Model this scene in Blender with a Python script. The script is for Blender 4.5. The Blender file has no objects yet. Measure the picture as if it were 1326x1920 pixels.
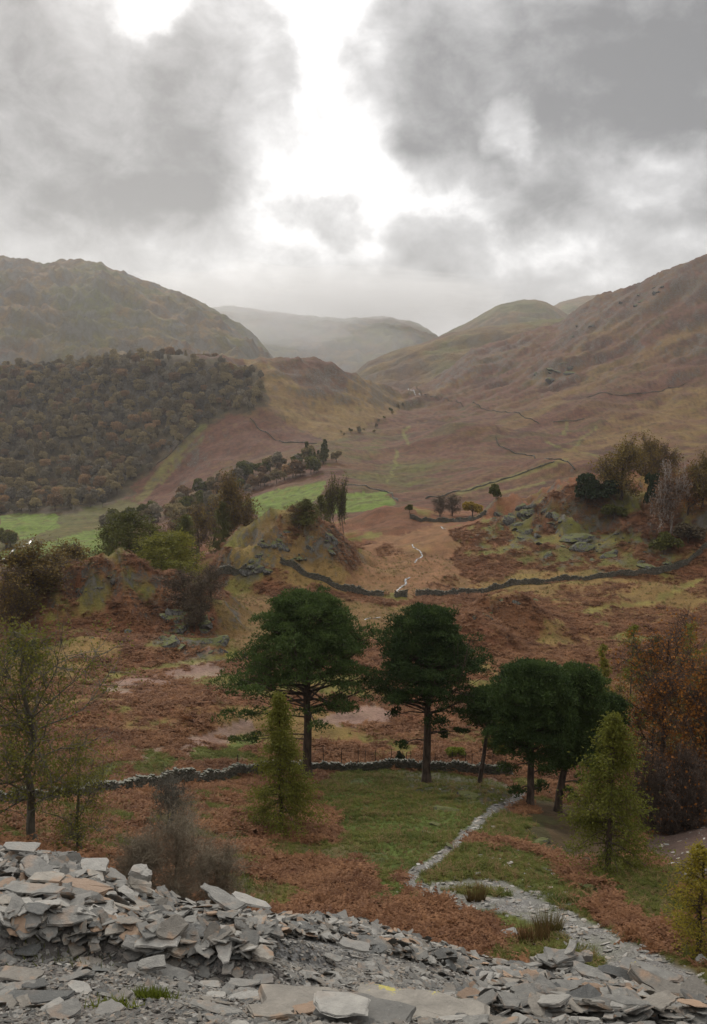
import bpy, math, random
import numpy as np
C = bpy.context.scene.collection
R = math.radians
# ------------------------------------------------------------------ camera, world, sun, exposure
F, PITCH, CX, CY = 1663.0, math.atan(260/1663.0), 663.0, 960.0
sc = bpy.context.scene
cam = bpy.data.objects.new('camera', bpy.data.cameras.new('camera'))
C.objects.link(cam)
cam.location = (0, 0, 0)
cam.rotation_euler = (math.pi/2 - PITCH, 0, 0)
cam.data.sensor_fit = 'VERTICAL'
cam.data.sensor_height = 24.0
cam.data.lens = 24.0*F/1920.0
cam.data.clip_start = 0.1
cam.data.clip_end = 30000
sc.camera = cam
SUN_EL, SUN_AZ = 30.0, -16.0            # sun ahead of the camera behind thin cloud
sun = bpy.data.objects.new('sun', bpy.data.lights.new('sun', 'SUN'))
C.objects.link(sun)
sun.data.energy = 1.5
sun.data.angle = R(10)
sun.data.color = (1.0, 0.93, 0.82)
sun.rotation_euler = (R(90-SUN_EL), 0, math.pi - R(SUN_AZ))
sun.location = (0, 0, 300)
sc.view_settings.view_transform = 'Standard'
sc.view_settings.look = 'None'
sc.view_settings.gamma = 1
sc.view_settings.use_curve_mapping = False
sc.view_settings.exposure = 0.32
cy = sc.cycles
cy.use_denoising = True
cy.max_bounces = 5
cy.diffuse_bounces = 2
cy.glossy_bounces = 2
cy.transmission_bounces = 3
cy.volume_bounces = 1
cy.transparent_max_bounces = 6
cy.caustics_reflective = False
cy.caustics_refractive = False
HAZE_DENSITY = 0.62e-4

def dirpix(px, py):
    xc = (px-CX)/F; yc = (CY-py)/F
    d = np.array([xc, math.cos(PITCH)+yc*math.sin(PITCH), -math.sin(PITCH)+yc*math.cos(PITCH)])
    return d/np.linalg.norm(d)

class NT:
    """tiny node helper"""
    def __init__(s, tree): s.t = tree; s.n = tree.nodes; s.l = tree.links
    def node(s, typ, ins=None, **kw):
        n = s.n.new(typ)
        for k, v in kw.items(): setattr(n, k, v)
        for k, v in (ins or {}).items():
            sock = n.inputs[k]
            if isinstance(v, bpy.types.NodeSocket): s.l.new(v, sock)
            else: sock.default_value = v
        return n
    def m(s, op, a, b=0.0, c=0.0, clamp=False):
        n = s.n.new('ShaderNodeMath'); n.operation = op; n.use_clamp = clamp
        for i, v in enumerate((a, b, c)):
            if isinstance(v, bpy.types.NodeSocket): s.l.new(v, n.inputs[i])
            else: n.inputs[i].default_value = v
        return n.outputs[0]
    def vm(s, op, a, b=None, scale=None):
        n = s.n.new('ShaderNodeVectorMath'); n.operation = op
        for i, v in enumerate((a, b)):
            if v is None: continue
            if isinstance(v, bpy.types.NodeSocket): s.l.new(v, n.inputs[i])
            else: n.inputs[i].default_value = v
        if scale is not None: n.inputs['Scale'].default_value = scale
        return n.outputs['Value'] if op in ('LENGTH', 'DISTANCE', 'DOT_PRODUCT') else n.outputs['Vector']
    def noise(s, vec, scale, detail=4, rough=0.55, dist=0.0, col=False):
        n = s.n.new('ShaderNodeTexNoise'); s.l.new(vec, n.inputs['Vector'])
        n.inputs['Scale'].default_value = scale; n.inputs['Detail'].default_value = detail
        n.inputs['Roughness'].default_value = rough; n.inputs['Distortion'].default_value = dist
        return n.outputs['Color' if col else 'Fac']
    def mapr(s, v, a, b, c=0.0, d=1.0, smooth=True):
        n = s.n.new('ShaderNodeMapRange'); n.interpolation_type = 'SMOOTHSTEP' if smooth else 'LINEAR'
        s.l.new(v, n.inputs['Value'])
        for k, q in zip(('From Min', 'From Max', 'To Min', 'To Max'), (a, b, c, d)): n.inputs[k].default_value = q
        return n.outputs['Result']
    def mix(s, f, a, b, blend='MIX'):
        n = s.n.new('ShaderNodeMix'); n.data_type = 'RGBA'; n.blend_type = blend
        for sock, v in ((n.inputs['Factor'], f), (n.inputs[6], a), (n.inputs[7], b)):
            if isinstance(v, bpy.types.NodeSocket): s.l.new(v, sock)
            else: sock.default_value = v if not isinstance(v, tuple) or len(v) == 4 else (*v, 1)
        return n.outputs[2]

world = bpy.data.worlds.new("World"); sc.world = world; world.use_nodes = True
w = NT(world.node_tree); w.n.clear()
sky = w.node('ShaderNodeTexSky', sky_type='NISHITA'); sky.sun_disc = False
sky.sun_elevation = R(SUN_EL); sky.sun_rotation = R(SUN_AZ)
gen = w.node('ShaderNodeTexCoord').outputs['Generated']
d0 = w.vm('NORMALIZE', gen)
sxyz = w.node('ShaderNodeSeparateXYZ', {0: d0})
dz = sxyz.outputs['Z']
# clouds seen on a layer overhead: coordinates stretch towards the horizon
den = w.m('ADD', w.m('MAXIMUM', dz, 0.0), 0.42)
px_ = w.m('DIVIDE', sxyz.outputs['X'], den); py_ = w.m('MULTIPLY', w.m('DIVIDE', sxyz.outputs['Y'], den), 1.5)
plane = w.node('ShaderNodeCombineXYZ', {0: px_, 1: py_, 2: dz}).outputs[0]
warpA = w.vm('SCALE', w.vm('SUBTRACT', w.noise(d0, 4.5, 5, 0.55, col=True), (0.5, 0.5, 0.5)), scale=0.15)
warpB = w.vm('SCALE', w.vm('SUBTRACT', w.noise(d0, 16.0, 6, 0.6, col=True), (0.5, 0.5, 0.5)), scale=0.05)
dw = w.vm('ADD', d0, w.vm('ADD', warpA, warpB))
def blob(px, py, rx, rz, soft=0.6):
    c = dirpix(px, py)
    v = w.vm('SUBTRACT', dw, tuple(c))
    v = w.vm('MULTIPLY', v, (1/rx, 1/rx, 1/rz))
    return w.mapr(w.vm('LENGTH', v), 1.0+soft/2, 1.0-soft/2)
iso = w.vm('MULTIPLY', d0, (1.0, 1.0, 1.35))
base_n = w.noise(iso, 5.2, 8, 0.50, 0.3)
fine_n = w.noise(iso, 14.0, 9, 0.62, 0.25)
def union(bl):
    o = None
    for b in bl:
        g = blob(*b); o = g if o is None else w.m('MAXIMUM', o, g)
    return o
gap = union(((595, 130, .090, .20, .6), (630, 290, .075, .09, .7), (540, -60, .18, .10, .9), (760, 350, .12, .05, 1.0), (330, 20, .09, .03, 1.2),
             (950, 235, .03, .05, .9), (560, -400, .30, .25, 1.2), (1240, 340, .07, .03, 1.2), (700, 420, .10, .04, 1.2), (900, 420, .12, .03, 1.4)))
dark = union(((420, 165, .080, .075, .4), (240, 250, .17, .095, .6), (60, 130, .12, .10, .9), (1050, 60, .19, .085, .5), (1280, 100, .16, .12, .9),
              (450, 260, .07, .045, .6), (840, 130, .095, .10, .5), (860, 240, .08, .05, .6), (1130, 200, .12, .06, 1.0), (1180, 330, .17, .05, .9), (620, 410, .055, .03, .8), (830, 425, .06, .035, .9)))
D = w.m('ADD', w.m('ADD', 0.50, w.m('MULTIPLY', w.m('SUBTRACT', base_n, 0.5), 1.3)), w.m('MULTIPLY', w.m('SUBTRACT', fine_n, 0.5), 1.05))
D = w.m('ADD', D, w.m('SUBTRACT', w.m('MULTIPLY', dark, 0.46), w.m('MULTIPLY', gap, 0.55)))
ramp = w.node('ShaderNodeValToRGB', {0: D}).outputs[0]
er = ramp.node.color_ramp; er.interpolation = 'B_SPLINE'
er.elements[0].position = 0.0; er.elements[0].color = (.98, .98, .98, 1)
er.elements[1].position = 1.0; er.elements[1].color = (.18, .18, .183, 1)
for p_, c_ in ((0.12, .82), (0.26, .65), (0.42, .49), (0.62, .38), (0.82, .26)):
    e = er.elements.new(p_); e.color = (c_, c_, c_*1.005, 1)
cval = w.node('ShaderNodeSeparateXYZ', {0: ramp}).outputs[0]
low = w.mapr(dz, 0.035, 0.11, 1.0, 0.0)                # even murk low over the fells
lowv = w.mapr(w.noise(iso, 6.0, 6, .55), 0.3, 0.7, 0.23, 0.43, False)
lw = w.m('MULTIPLY', low, 0.6)
cval = w.m('ADD', w.m('MULTIPLY', cval, w.m('SUBTRACT', 1.0, lw)), w.m('MULTIPLY', lowv, lw))
cval = w.m('MULTIPLY', cval, w.mapr(dz, 0.36, 1.0, 1.0, 3.0, False))   # an overcast sky is brightest overhead
below = w.mapr(dz, -0.12, -0.01, 0.10, 1.0)
cval = w.m('MULTIPLY', cval, below)
ccol = w.node('ShaderNodeCombineColor', {0: w.m('MULTIPLY', cval, 1.0), 1: w.m('MULTIPLY', cval, 0.985), 2: w.m('MULTIPLY', cval, 0.975)}).outputs[0]
bg1 = w.node('ShaderNodeBackground', {'Color': sky.outputs[0], 'Strength': 0.08})
bg2 = w.node('ShaderNodeBackground', {'Color': ccol, 'Strength': 1.0})
mx = w.node('ShaderNodeMixShader', {0: 0.95, 1: bg1.outputs[0], 2: bg2.outputs[0]})
w.node('ShaderNodeOutputWorld', {0: mx.outputs[0]})

# ------------------------------------------------------------------ numpy noise
def _hash(ix, iy, seed):
    h = (ix.astype(np.int64)*374761393 + iy.astype(np.int64)*668265263 + seed*974634777) & 0xffffffff
    h = ((h ^ (h >> 13))*1274126177) & 0xffffffff
    return (h ^ (h >> 16)) & 0xffffffff
def pnoise(x, y, seed=0):
    x = np.asarray(x, float); y = np.asarray(y, float)
    x0 = np.floor(x); y0 = np.floor(y); fx = x-x0; fy = y-y0
    def g(ix, iy, dx, dy):
        a = _hash(ix, iy, seed)*(2*math.pi/4294967296.0)
        return np.cos(a)*dx + np.sin(a)*dy
    sx = fx*fx*fx*(fx*(fx*6-15)+10); sy = fy*fy*fy*(fy*(fy*6-15)+10)
    a = g(x0, y0, fx, fy); b = g(x0+1, y0, fx-1, fy); c = g(x0, y0+1, fx, fy-1); d = g(x0+1, y0+1, fx-1, fy-1)
    return ((a+(b-a)*sx)*(1-sy) + (c+(d-c)*sx)*sy)*1.5
def fbm(x, y, o=4, seed=0, g=0.5):
    s = 0; a = 1.0; t = 0
    for i in range(o):
        s = s + a*pnoise(x*2**i, y*2**i, seed+i*17); t += a; a *= g
    return s/t
def ridged(x, y, o=4, seed=0, g=0.5):
    s = 0; a = 1.0; t = 0
    for i in range(o):
        s = s + a*(1-np.abs(pnoise(x*2**i, y*2**i, seed+i*31))*2.0); t += a; a *= g
    return s/t
def sstep(x, a, b):
    t = np.clip((x-a)/(b-a), 0, 1); return t*t*(3-2*t)

# ------------------------------------------------------------------ terrain, laid out from real distances
def T(py):
    yc = (CY-np.asarray(py, float))/F
    return (-math.sin(PITCH)+yc*math.cos(PITCH))/(math.cos(PITCH)+yc*math.sin(PITCH))
def UU(px, py):
    yc = (CY-np.asarray(py, float))/F
    return ((np.asarray(px, float)-CX)/F)/(math.cos(PITCH)+yc*math.sin(PITCH))
def project(x, y, z):
    dep = y*math.cos(PITCH)-z*math.sin(PITCH)
    up = y*math.sin(PITCH)+z*math.cos(PITCH)
    dep = np.maximum(dep, 1e-3)
    return CX+F*x/dep, CY-F*up/dep

RIM = [(-300,1590,9.5),(0,1603,9),(130,1628,9),(200,1648,8.8),(290,1692,8.8),(380,1710,9.5),(500,1728,10.5),(620,1730,11.5),(700,1748,12),
       (800,1777,12.5),(900,1808,13),(960,1822,13),(1050,1830,13.5),(1130,1835,13.5),(1230,1850,13),(1326,1885,12),(1600,1910,12)]
LINES = [
 ('z', 0.3, -1.66), ('z', 1.2, -1.72),
 [(-300,1985,2.9),(663,1985,3.1),(1600,1985,3.4)],
 [(-300,1850,4.8),(0,1850,4.9),(300,1860,5.0),(700,1855,5.8),(1100,1880,6.6),(1326,1910,6.4),(1600,1940,6)],
 [(-300,1700,7.0),(0,1705,6.9),(150,1715,6.9),(300,1770,6.9),(500,1790,7.6),(700,1800,8.4),(900,1838,9.3),(1050,1845,10),(1230,1868,9.8),(1326,1896,9.0),(1600,1920,9)],
 RIM,
 ('drop', RIM, 4.0, -3.7),
 [(-300,1640,28),(0,1625,28),(300,1720,31),(500,1750,36),(700,1770,38),(900,1825,36),(1050,1845,33),(1200,1865,30),(1326,1900,27),(1600,1925,25)],
 [(-300,1560,42),(0,1575,40),(300,1640,44),(500,1680,47),(770,1645,52),(900,1690,47),(1050,1735,42),(1200,1690,44),(1326,1650,48),(1600,1640,48)],
 [(-300,1530,50),(0,1535,54),(250,1505,66),(450,1500,76),(600,1500,80),(800,1490,84),(900,1500,80),(1000,1530,76),(1130,1600,62),(1250,1600,62),(1326,1575,62),(1600,1560,62)],
 [(-300,1515,60),(0,1522,60),(250,1487,73),(450,1460,90),(600,1446,101),(800,1447,103),(950,1455,103),(1100,1500,95),(1250,1510,84),(1326,1510,82),(1600,1500,82)],
 [(-300,1400,95),(0,1400,95),(250,1380,105),(450,1370,118),(700,1340,128),(950,1350,128),(1150,1400,118),(1326,1400,115),(1600,1400,115)],
 [(-300,1270,140),(0,1270,140),(250,1275,145),(450,1265,152),(700,1235,165),(950,1240,163),(1150,1260,155),(1326,1270,150),(1600,1270,150)],
 [(-300,1240,200),(0,1225,200),(100,1205,202),(250,1185,212),(360,1170,222),(430,1128,235),(600,1110,245),(740,1120,240),(950,1102,250),(1150,1084,262),(1280,1074,268),(1326,1062,270),(1600,1040,270)],
 [(-300,1120,330),(0,1115,330),(250,1080,330),(420,1035,345),(600,1005,355),(820,980,375),(950,985,360),(1150,990,370),(1326,990,370),(1600,990,370)],
 [(-300,1075,540),(0,1065,540),(250,1030,540),(400,990,540),(540,970,540),(700,957,510),(760,950,500),(850,950,500),(950,940,520),(1100,915,560),(1326,900,600),(1600,890,600)],
 [(-300,1005,700),(0,1005,700),(200,988,700),(400,950,680),(540,915,660),(620,900,650),(740,915,640),(850,905,650),(950,890,680),(1100,870,720),(1326,860,760),(1600,850,760)],
 [(-300,960,860),(0,960,860),(200,940,850),(320,925,830),(400,880,840),(500,850,860),(600,835,860),(740,850,850),(850,835,850),(950,820,880),(1100,800,930),(1326,765,1000),(1600,730,1000)],
 [(-300,820,1010),(0,820,1010),(200,800,1010),(400,770,1000),(500,750,1010),(600,770,1030),(700,778,1080),(760,772,1150),(850,765,1170),(950,740,1190),(1100,700,1220),(1326,625,1260),(1600,560,1250)],
 [(-300,715,1180),(0,702,1170),(130,692,1150),(230,672,1120),(320,664,1120),(420,669,1130),(445,678,1150),(500,676,1180),(580,684,1200),(650,700,1230),(700,715,1260),(750,735,1400),
  (800,718,1500),(850,685,1550),(880,658,1600),(960,636,1650),(1000,622,1680),(1050,604,1680),(1065,593,1680),(1090,576,1670),(1130,554,1660),(1180,542,1640),(1240,512,1600),(1326,475,1550),(1600,350,1500)],
]
RIDGE = LINES[-1]
LINES += [('drop', RIDGE, 250, -55), ('z', 2300, -95), ('z', 14000, -110)]
LU = np.concatenate([np.linspace(-1.25, -0.50, 40, endpoint=False), np.linspace(-0.50, 0.50, 701), np.linspace(0.50, 1.25, 41)[1:]])
LY = np.exp(np.linspace(math.log(0.3), math.log(14000), 1400))
def build_lattice():
    ks = []
    for L in LINES:
        if isinstance(L, tuple) and L[0] == 'z':
            ks.append((np.full(LU.size, float(L[1])), np.full(LU.size, float(L[2]))))
        else:
            src, dy, dz_ = (L, 0, 0) if isinstance(L, list) else (L[1], L[2], L[3])
            a = np.array(src, float)
            u = UU(a[:, 0], a[:, 1]); o = np.argsort(u)
            yy = np.interp(LU, u[o], a[o, 2]); tt = np.interp(LU, u[o], T(a[o, 1]))
            ks.append((yy+dy, yy*tt+dz_))
    YK = np.array([k[0] for k in ks]); ZK = np.array([k[1] for k in ks])
    out = np.zeros((LU.size, LY.size))
    for i in range(LU.size):
        X = YK[:, i]; Z = ZK[:, i]
        h = np.diff(X); dl = np.diff(Z)/h
        m = np.zeros_like(Z); m[0] = dl[0]; m[-1] = dl[-1]
        w1 = 2*h[1:]+h[:-1]; w2 = h[1:]+2*h[:-1]
        same = dl[:-1]*dl[1:] > 0
        with np.errstate(divide='ignore', invalid='ignore'):
            m[1:-1] = np.where(same, (w1+w2)/(w1/dl[:-1]+w2/dl[1:]), 0)
        k = np.clip(np.searchsorted(X, LY)-1, 0, X.size-2)
        s = (LY-X[k])/h[k]; s = np.clip(s, 0, 1)
        out[i] = (2*s**3-3*s**2+1)*Z[k]+(s**3-2*s**2+s)*h[k]*m[k]+(-2*s**3+3*s**2)*Z[k+1]+(s**3-s**2)*h[k]*m[k+1]
    # light smoothing across columns (keeps the silhouettes), none near the camera
    for _ in range(10):
        out[1:-1] = 0.25*out[:-2]+0.5*out[1:-1]+0.25*out[2:]
    return out
LAT = build_lattice()
LLY = np.log(LY)
def base_h(x, y):
    r = np.hypot(x, y)
    az = np.clip(np.arctan2(x, y), -0.89, 0.89)
    yy = np.maximum(r*np.cos(az), 0.31)
    u = np.tan(az)
    ui = np.clip(np.interp(u, LU, np.arange(LU.size)), 0, LU.size-1.001)
    yi = np.clip((np.log(yy)-LLY[0])/(LLY[1]-LLY[0]), 0, LY.size-1.001)
    a = ui.astype(int); b = yi.astype(int); fa = ui-a; fb = yi-b
    return (LAT[a, b]*(1-fa)+LAT[a+1, b]*fa)*(1-fb)+(LAT[a, b+1]*(1-fa)+LAT[a+1, b+1]*fa)*fb
# knolls: (px, py_top, Y, half width x, half depth y, steepness, lean)
KN = [(205,1064,205,19,22,1.8), (300,1100,208,17,20,2.6), (100,1130,198,17,20,2.0), (20,1185,190,18,20,2.0), (350,1140,196,12,17,4.0), (150,1190,175,24,18,2.0), (300,1200,172,16,12,2.6),
      (535,972,275,24,26,2.6), (470,1022,262,13,12,3.0), (600,1000,285,16,16,2.4),
      (1290,895,335,70,55,2.2), (1130,918,330,34,34,2.6), (1075,970,310,18,16,2.8), (970,945,345,20,22,2.6), (1330,960,290,40,28,2.2),
      (735,953,395,26,22,2.0), (945,1112,195,13,12,3.0), (880,1150,180,9,14,2.4), (1190,1105,230,24,14,2.0),
      (700,1290,140,18,8,2.0), (380,1320,120,14,9,2.0), (180,1330,112,12,8,2.0),
      (690,1468,94,6,5,2.0), (830,1520,76,6,4.5,2.2), (1000,1640,56,6,5,2.2), (980,1560,68,4,3.5,2.2), (880,1478,90,5,4,2.0), (1090,1655,52,3.5,4,2.4),
      (945,1775,39,1.6,1.2,2.2), (1030,1480,640,60,60,2), (860,815,900,60,50,2), (1080,770,1000,70,60,2), (1040,680,1300,40,40,2.4), (610,690,1190,60,40,2.2)]
KB = []
for (kpx, kpy, kY, kw, kd, kp) in KN:
    x = UU(kpx, kpy)*kY; z = T(kpy)*kY
    KB.append([x, kY, kw, kd, kp, z])
_hts = []
for k in KB:
    b = float(base_h(np.array([k[0]]), np.array([k[1]]))[0])
    _hts.append(max(0.3, k[5]-b) if k[1] < 420 else 14.0)
def knolls(x, y):
    out = np.zeros_like(x)
    for k, hh in zip(KB, _hts):
        mk = (np.abs(x-k[0]) < 2.7*k[2]) & (np.abs(y-k[1]) < 2.7*k[3]+0.6*k[2])
        if not mk.any(): continue
        xm = x[mk]; ym = y[mk]; o_ = out[mk]
        wx = 0.22*k[2]; nx = pnoise(xm/(k[2]*.7), ym/(k[2]*.7), 5)*wx; ny = pnoise(xm/(k[2]*.7)+9, ym/(k[2]*.7), 6)*wx
        d = np.hypot((xm+nx-k[0])/k[2], (ym+ny-k[1])/k[3])
        s = np.exp(-d**k[4]*1.3)*hh
        out[mk] = np.maximum(o_, s) + 0.25*np.minimum(o_, s)
    return out
def H(x, y):
    x = np.asarray(x, float); y = np.asarray(y, float)
    r = np.hypot(x, y); r0 = r.min() if r.size else 0; r1 = r.max() if r.size else 0
    kn = knolls(x, y)
    z = base_h(x, y)+kn
    rough = sstep(kn, 3, 12)
    if r0 < 600: z = z + fbm(x/2.1, y/2.1, 3, 3)*0.10*sstep(r, 2, 5)*(1-sstep(r, 300, 600))
    if r1 > 20: z = z + fbm(x/9, y/9, 4, 11)*(0.55+.5*sstep(r, 105, 140))*sstep(r, 20, 60)
    if r1 > 30 and r0 < 130: z = z + ridged(x/4.2, y/4.2, 3, 12)*0.30*sstep(r, 35, 55)*(1-sstep(r, 100, 130))
    if r1 > 90: z = z + fbm(x/30, y/30, 4, 21)*3.4*sstep(r, 90, 260)
    if r1 > 120 and r0 < 520: z = z + (ridged(x/13, y/13, 4, 33)-0.55)*4.6*rough*sstep(r, 120, 160)*(1-sstep(r, 420, 520))
    if r1 > 500: z = z + fbm(x/130, y/130, 4, 41)*9*sstep(r, 500, 1000)
    if r1 > 900:       # gullies and shelves on the open fell
        a = (x*0.83+y*0.56); b = (-x*0.56+y*0.83)
        z = z + (ridged(a/260, b/62, 4, 55)-0.6)*11*sstep(r, 900, 1300)
    if r1 > 900: z = z + (ridged(x/48, y/48, 4, 58)-.55)*5.5*sstep(r, 950, 1250)
    if r0 < 12:        # ledges of stacked slate across the left of the spoil heap
        e = y-(5.75+0.10*x+0.35*pnoise(x*1.1, y*0.3, 77))
        lm = (1-sstep(x, -0.9, -0.2))*sstep(y, 3.5, 5.0)*(1-sstep(y, 8, 9))
        z = z + 0.24*np.clip(sstep(e, -0.12, 0.16)-sstep(e, 0.1, 2.6), 0, 1)*lm
        e2 = y-(7.4+0.05*x+0.3*pnoise(x*.9, y*.3, 78))
        lm2 = sstep(x, -1.9, -1.4)*(1-sstep(x, -0.5, 0.0))
        z = z + 0.22*np.clip(sstep(e2, -0.10, 0.16)-sstep(e2, 0.1, 1.9), 0, 1)*lm2
    return z
_YS = np.exp(np.linspace(math.log(2.4), math.log(1750), 2600))
def hit(px, py, y0=2.4, y1=1750):
    """the point of ground seen at a place of the photograph"""
    u = float(UU(px, py)); t = float(T(py))
    ys = _YS[(_YS >= y0) & (_YS <= y1)]
    c = ys[::12]
    ok = np.nonzero(H(u*c, c) >= t*c)[0]
    i = ok[0] if ok.size else c.size-1
    f = np.linspace(c[max(i-1, 0)], c[i], 40); z = H(u*f, f)
    ok = np.nonzero(z >= t*f)[0]; j = ok[0] if ok.size else 39
    return np.array([u*f[j], f[j], z[j]])
def at(px, py, Y):
    u = float(UU(px, py)); return np.array([u*Y, Y, float(H(np.array([u*Y]), np.array([Y]))[0])])
def seat(px, py, Y):
    p = hit(px, py, Y*.72, 1750)
    return p if p[1] < Y*1.35 else at(px, py, Y)
def hz(x, y): return float(H(np.array([x]), np.array([y]))[0])

# ------------------------------------------------------------------ land cover
def inpoly(px, py, poly):
    P = np.array(poly, float); n = len(P); ins = np.zeros(px.shape, bool)
    j = n-1
    for i in range(n):
        yi, yj, xi, xj = P[i, 1], P[j, 1], P[i, 0], P[j, 0]
        c = ((yi > py) != (yj > py)) & (px < (xj-xi)*(py-yi)/((yj-yi) if yj != yi else 1e-9)+xi)
        ins ^= c; j = i
    return ins
def pdist(px, py, line, w0, w1=None):
    """1 inside a band along a polyline in the photograph"""
    P = np.array(line, float); best = np.full(px.shape, 1e9)
    for i in range(len(P)-1):
        a, b = P[i], P[i+1]; ab = b-a; L = (ab**2).sum()
        s = np.clip(((px-a[0])*ab[0]+(py-a[1])*ab[1])/L, 0, 1)
        wloc = w0 if w1 is None else w0+(w1-w0)*((i+s)/(len(P)-1))**3
        best = np.minimum(best, np.hypot(px-a[0]-s*ab[0], (py-a[1]-s*ab[1])*1.6)/wloc)
    return 1-sstep(best, 0.75, 1.15)
BR = np.array([0.165, 0.070, 0.034]); BRD = np.array([0.105, 0.045, 0.028]); MOOR = np.array([0.128, 0.058, 0.036])
OCH = np.array([0.235, 0.145, 0.050]); OLV = np.array([0.115, 0.112, 0.026]); GRN = np.array([0.070, 0.110, 0.022])
FLD = np.array([0.135, 0.195, 0.030]); ROCK = np.array([0.115, 0.110, 0.100]); SLT = np.array([0.23, 0.225, 0.215]); PNK = np.array([0.25, 0.165, 0.13])
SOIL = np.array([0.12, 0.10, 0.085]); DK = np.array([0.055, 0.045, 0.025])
PATH1 = [(985,1490),(930,1520),(880,1560),(820,1612),(772,1640),(775,1655),(800,1672),(870,1692),(960,1698),(1040,1722),(1100,1755),(1180,1800),(1260,1850)]
PATH2 = [(820,1662),(880,1655),(940,1660),(1000,1690),(1060,1720)]
FIELDS = [
 [(0,1058),(0,1036),(60,1022),(140,1002),(225,986),(232,1000),(215,1040),(100,1066)],
 [(0,966),(100,962),(112,985),(70,1006),(0,1020)],
 [(462,936),(520,920),(606,902),(608,915),(590,942),(540,962),(480,972)],
 [(600,945),(650,925),(730,922),(745,938),(720,956),(620,962)],
 [(325,975),(470,935),(470,950),(330,990)]]
LANES = [([(770,800),(755,812),(768,832)],3),([(742,845),(742,870),(728,905)],3),([(1022,826),(1045,838),(1125,856)],3),([(1078,842),(1090,822),(1118,800)],3),
         ([(1060,815),(1062,793)],3),([(380,800),(300,885),(262,935)],10),([(385,820),(330,870),(300,905)],4),([(860,925),(960,895),(1060,862)],7),([(940,925),(1020,905)],4)]
STREAKS = [([(1326,610),(1150,690),(960,800)],16),([(1326,740),(1200,800),(1060,860)],20),([(1250,560),(1100,640),(1000,720)],9),([(900,690),(820,740)],10)]
def cover(x, y, z):
    """base colour and the weights of slate, bracken and grass at points of the ground"""
    px, py = project(x, y, z)
    r = np.hypot(x, y)
    wob = np.where(r < 30, 6, np.where(r < 110, 24, 15))
    s = np.maximum(r, 5.0)
    lr = np.log(s)*16
    qx = px+fbm(x/s*16, lr, 4, 101, .6)*wob*2.2; qy = py+fbm(x/s*16+7, lr+3, 4, 102, .6)*wob*1.3
    k1 = sstep(r, 90, 150); k2 = sstep(r, 380, 520)
    def band(a_, b_, c_, o, sd): return fbm(x/a_, y/a_, o, sd)*(1-k1)+fbm(x/b_, y/b_, o, sd)*k1*(1-k2)+fbm(x/c_, y/(c_*.8), o, sd)*k2
    N1 = band(9, 22, 75, 5, 61); N2 = band(3, 8, 26, 4, 62); N3 = band(16, 34, 130, 4, 63)
    a = (x*0.83+y*0.56); b = (-x*0.56+y*0.83)
    ST = fbm(a/170, b/22, 4, 64)
    col = np.zeros(x.shape+(3,)); sl = np.zeros(x.shape); br = np.zeros(x.shape); gr = np.zeros(x.shape)
    def put(m, c, s_=None, b_=None, g_=None):
        nonlocal col, sl, br, gr
        col = col*(1-m[..., None])+c*m[..., None]
        sl = sl*(1-m)+(s_ or 0)*m; br = br*(1-m)+(b_ or 0)*m; gr = gr*(1-m)+(g_ or 0)*m
    one = np.ones(x.shape)
    # default: rusty bracken with olive turf
    put(one, BR, 0, 1, 0)
    put(sstep(N1+N2*.35, 0.10, 0.28)*.9, OLV*.95+OCH*.15, 0, 0.12, 1)
    put(sstep(-N1+N2*.5, 0.16, 0.34)*.6, BRD*.7, 0, 1, 0)
    put(sstep(N3, 0.16, 0.34)*(r > 105), OCH*0.8, 0, 0.3, .5)
    # open fell and valley side beyond
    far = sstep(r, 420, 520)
    put(far, MOOR, 0, 0, 0)
    put(far*sstep(ST, 0.10, 0.26)*0.48, OCH*0.60, 0, 0, 0)
    put(far*sstep(-ST+N2*.4, 0.12, 0.30)*0.55, OLV*0.55, 0, 0, 0)
    put(far*sstep(N1, .08, .3)*0.7, BRD*0.62, 0, 0, 0)
    put(far*sstep(-N1+N3, .15, .35)*0.3, OCH*.7, 0, 0, 0)
    # hump beyond the wood and the glen
    put(far*inpoly(qx, qy, [(450,675),(560,680),(660,705),(740,730),(760,760),(700,800),(620,825),(540,800),(490,740)])*(0.75+N2*.6).clip(0, 1), OCH*0.82+OLV*.08)
    put(far*inpoly(qx, qy, [(500,676),(585,682),(655,700),(650,735),(590,742),(545,715)])*0.8, BRD*0.85)
    put(far*inpoly(qx, qy, [(480,770),(560,800),(590,828),(500,830),(470,800)])*0.8, BRD*1.1)
    put(far*inpoly(qx, qy, [(360,800),(430,770),(510,800),(500,840),(420,880),(310,945),(235,960),(240,930)])*0.9, BRD*1.15)
    put(far*inpoly(qx, qy, [(595,835),(700,800),(770,815),(700,850),(620,880)])*(0.3+N2).clip(0, 1), OLV*.9)
    put(far*inpoly(qx, qy, [(640,880),(745,860),(880,850),(900,870),(820,910),(740,925),(650,920)])*(0.1+N1*1.6).clip(0, .8), OLV*1.0)
    put(far*inpoly(qx, qy, [(1080,830),(1230,740),(1400,700),(1400,860),(1200,850)])*(0.45+N2*1.2).clip(0, 1), OCH*0.85)
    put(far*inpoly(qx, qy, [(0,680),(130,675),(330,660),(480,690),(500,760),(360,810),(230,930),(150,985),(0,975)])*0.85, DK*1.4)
    put(far*inpoly(qx, qy, [(0,975),(150,960),(240,935),(300,960),(240,1000),(100,1010),(0,1060)])*0.8, OLV*0.9)
    for f in FIELDS: put(inpoly(qx*0.6+px*0.4, qy*0.4+py*0.6, f)*far*(0.9), FLD*(0.95)+OLV*.1)
    for ln, wd in LANES[:1]+LANES[1:]: put(pdist(qx*.3+px*.7, py, ln, wd)*far*0.6, GRN*1.0+OCH*.45)
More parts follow.
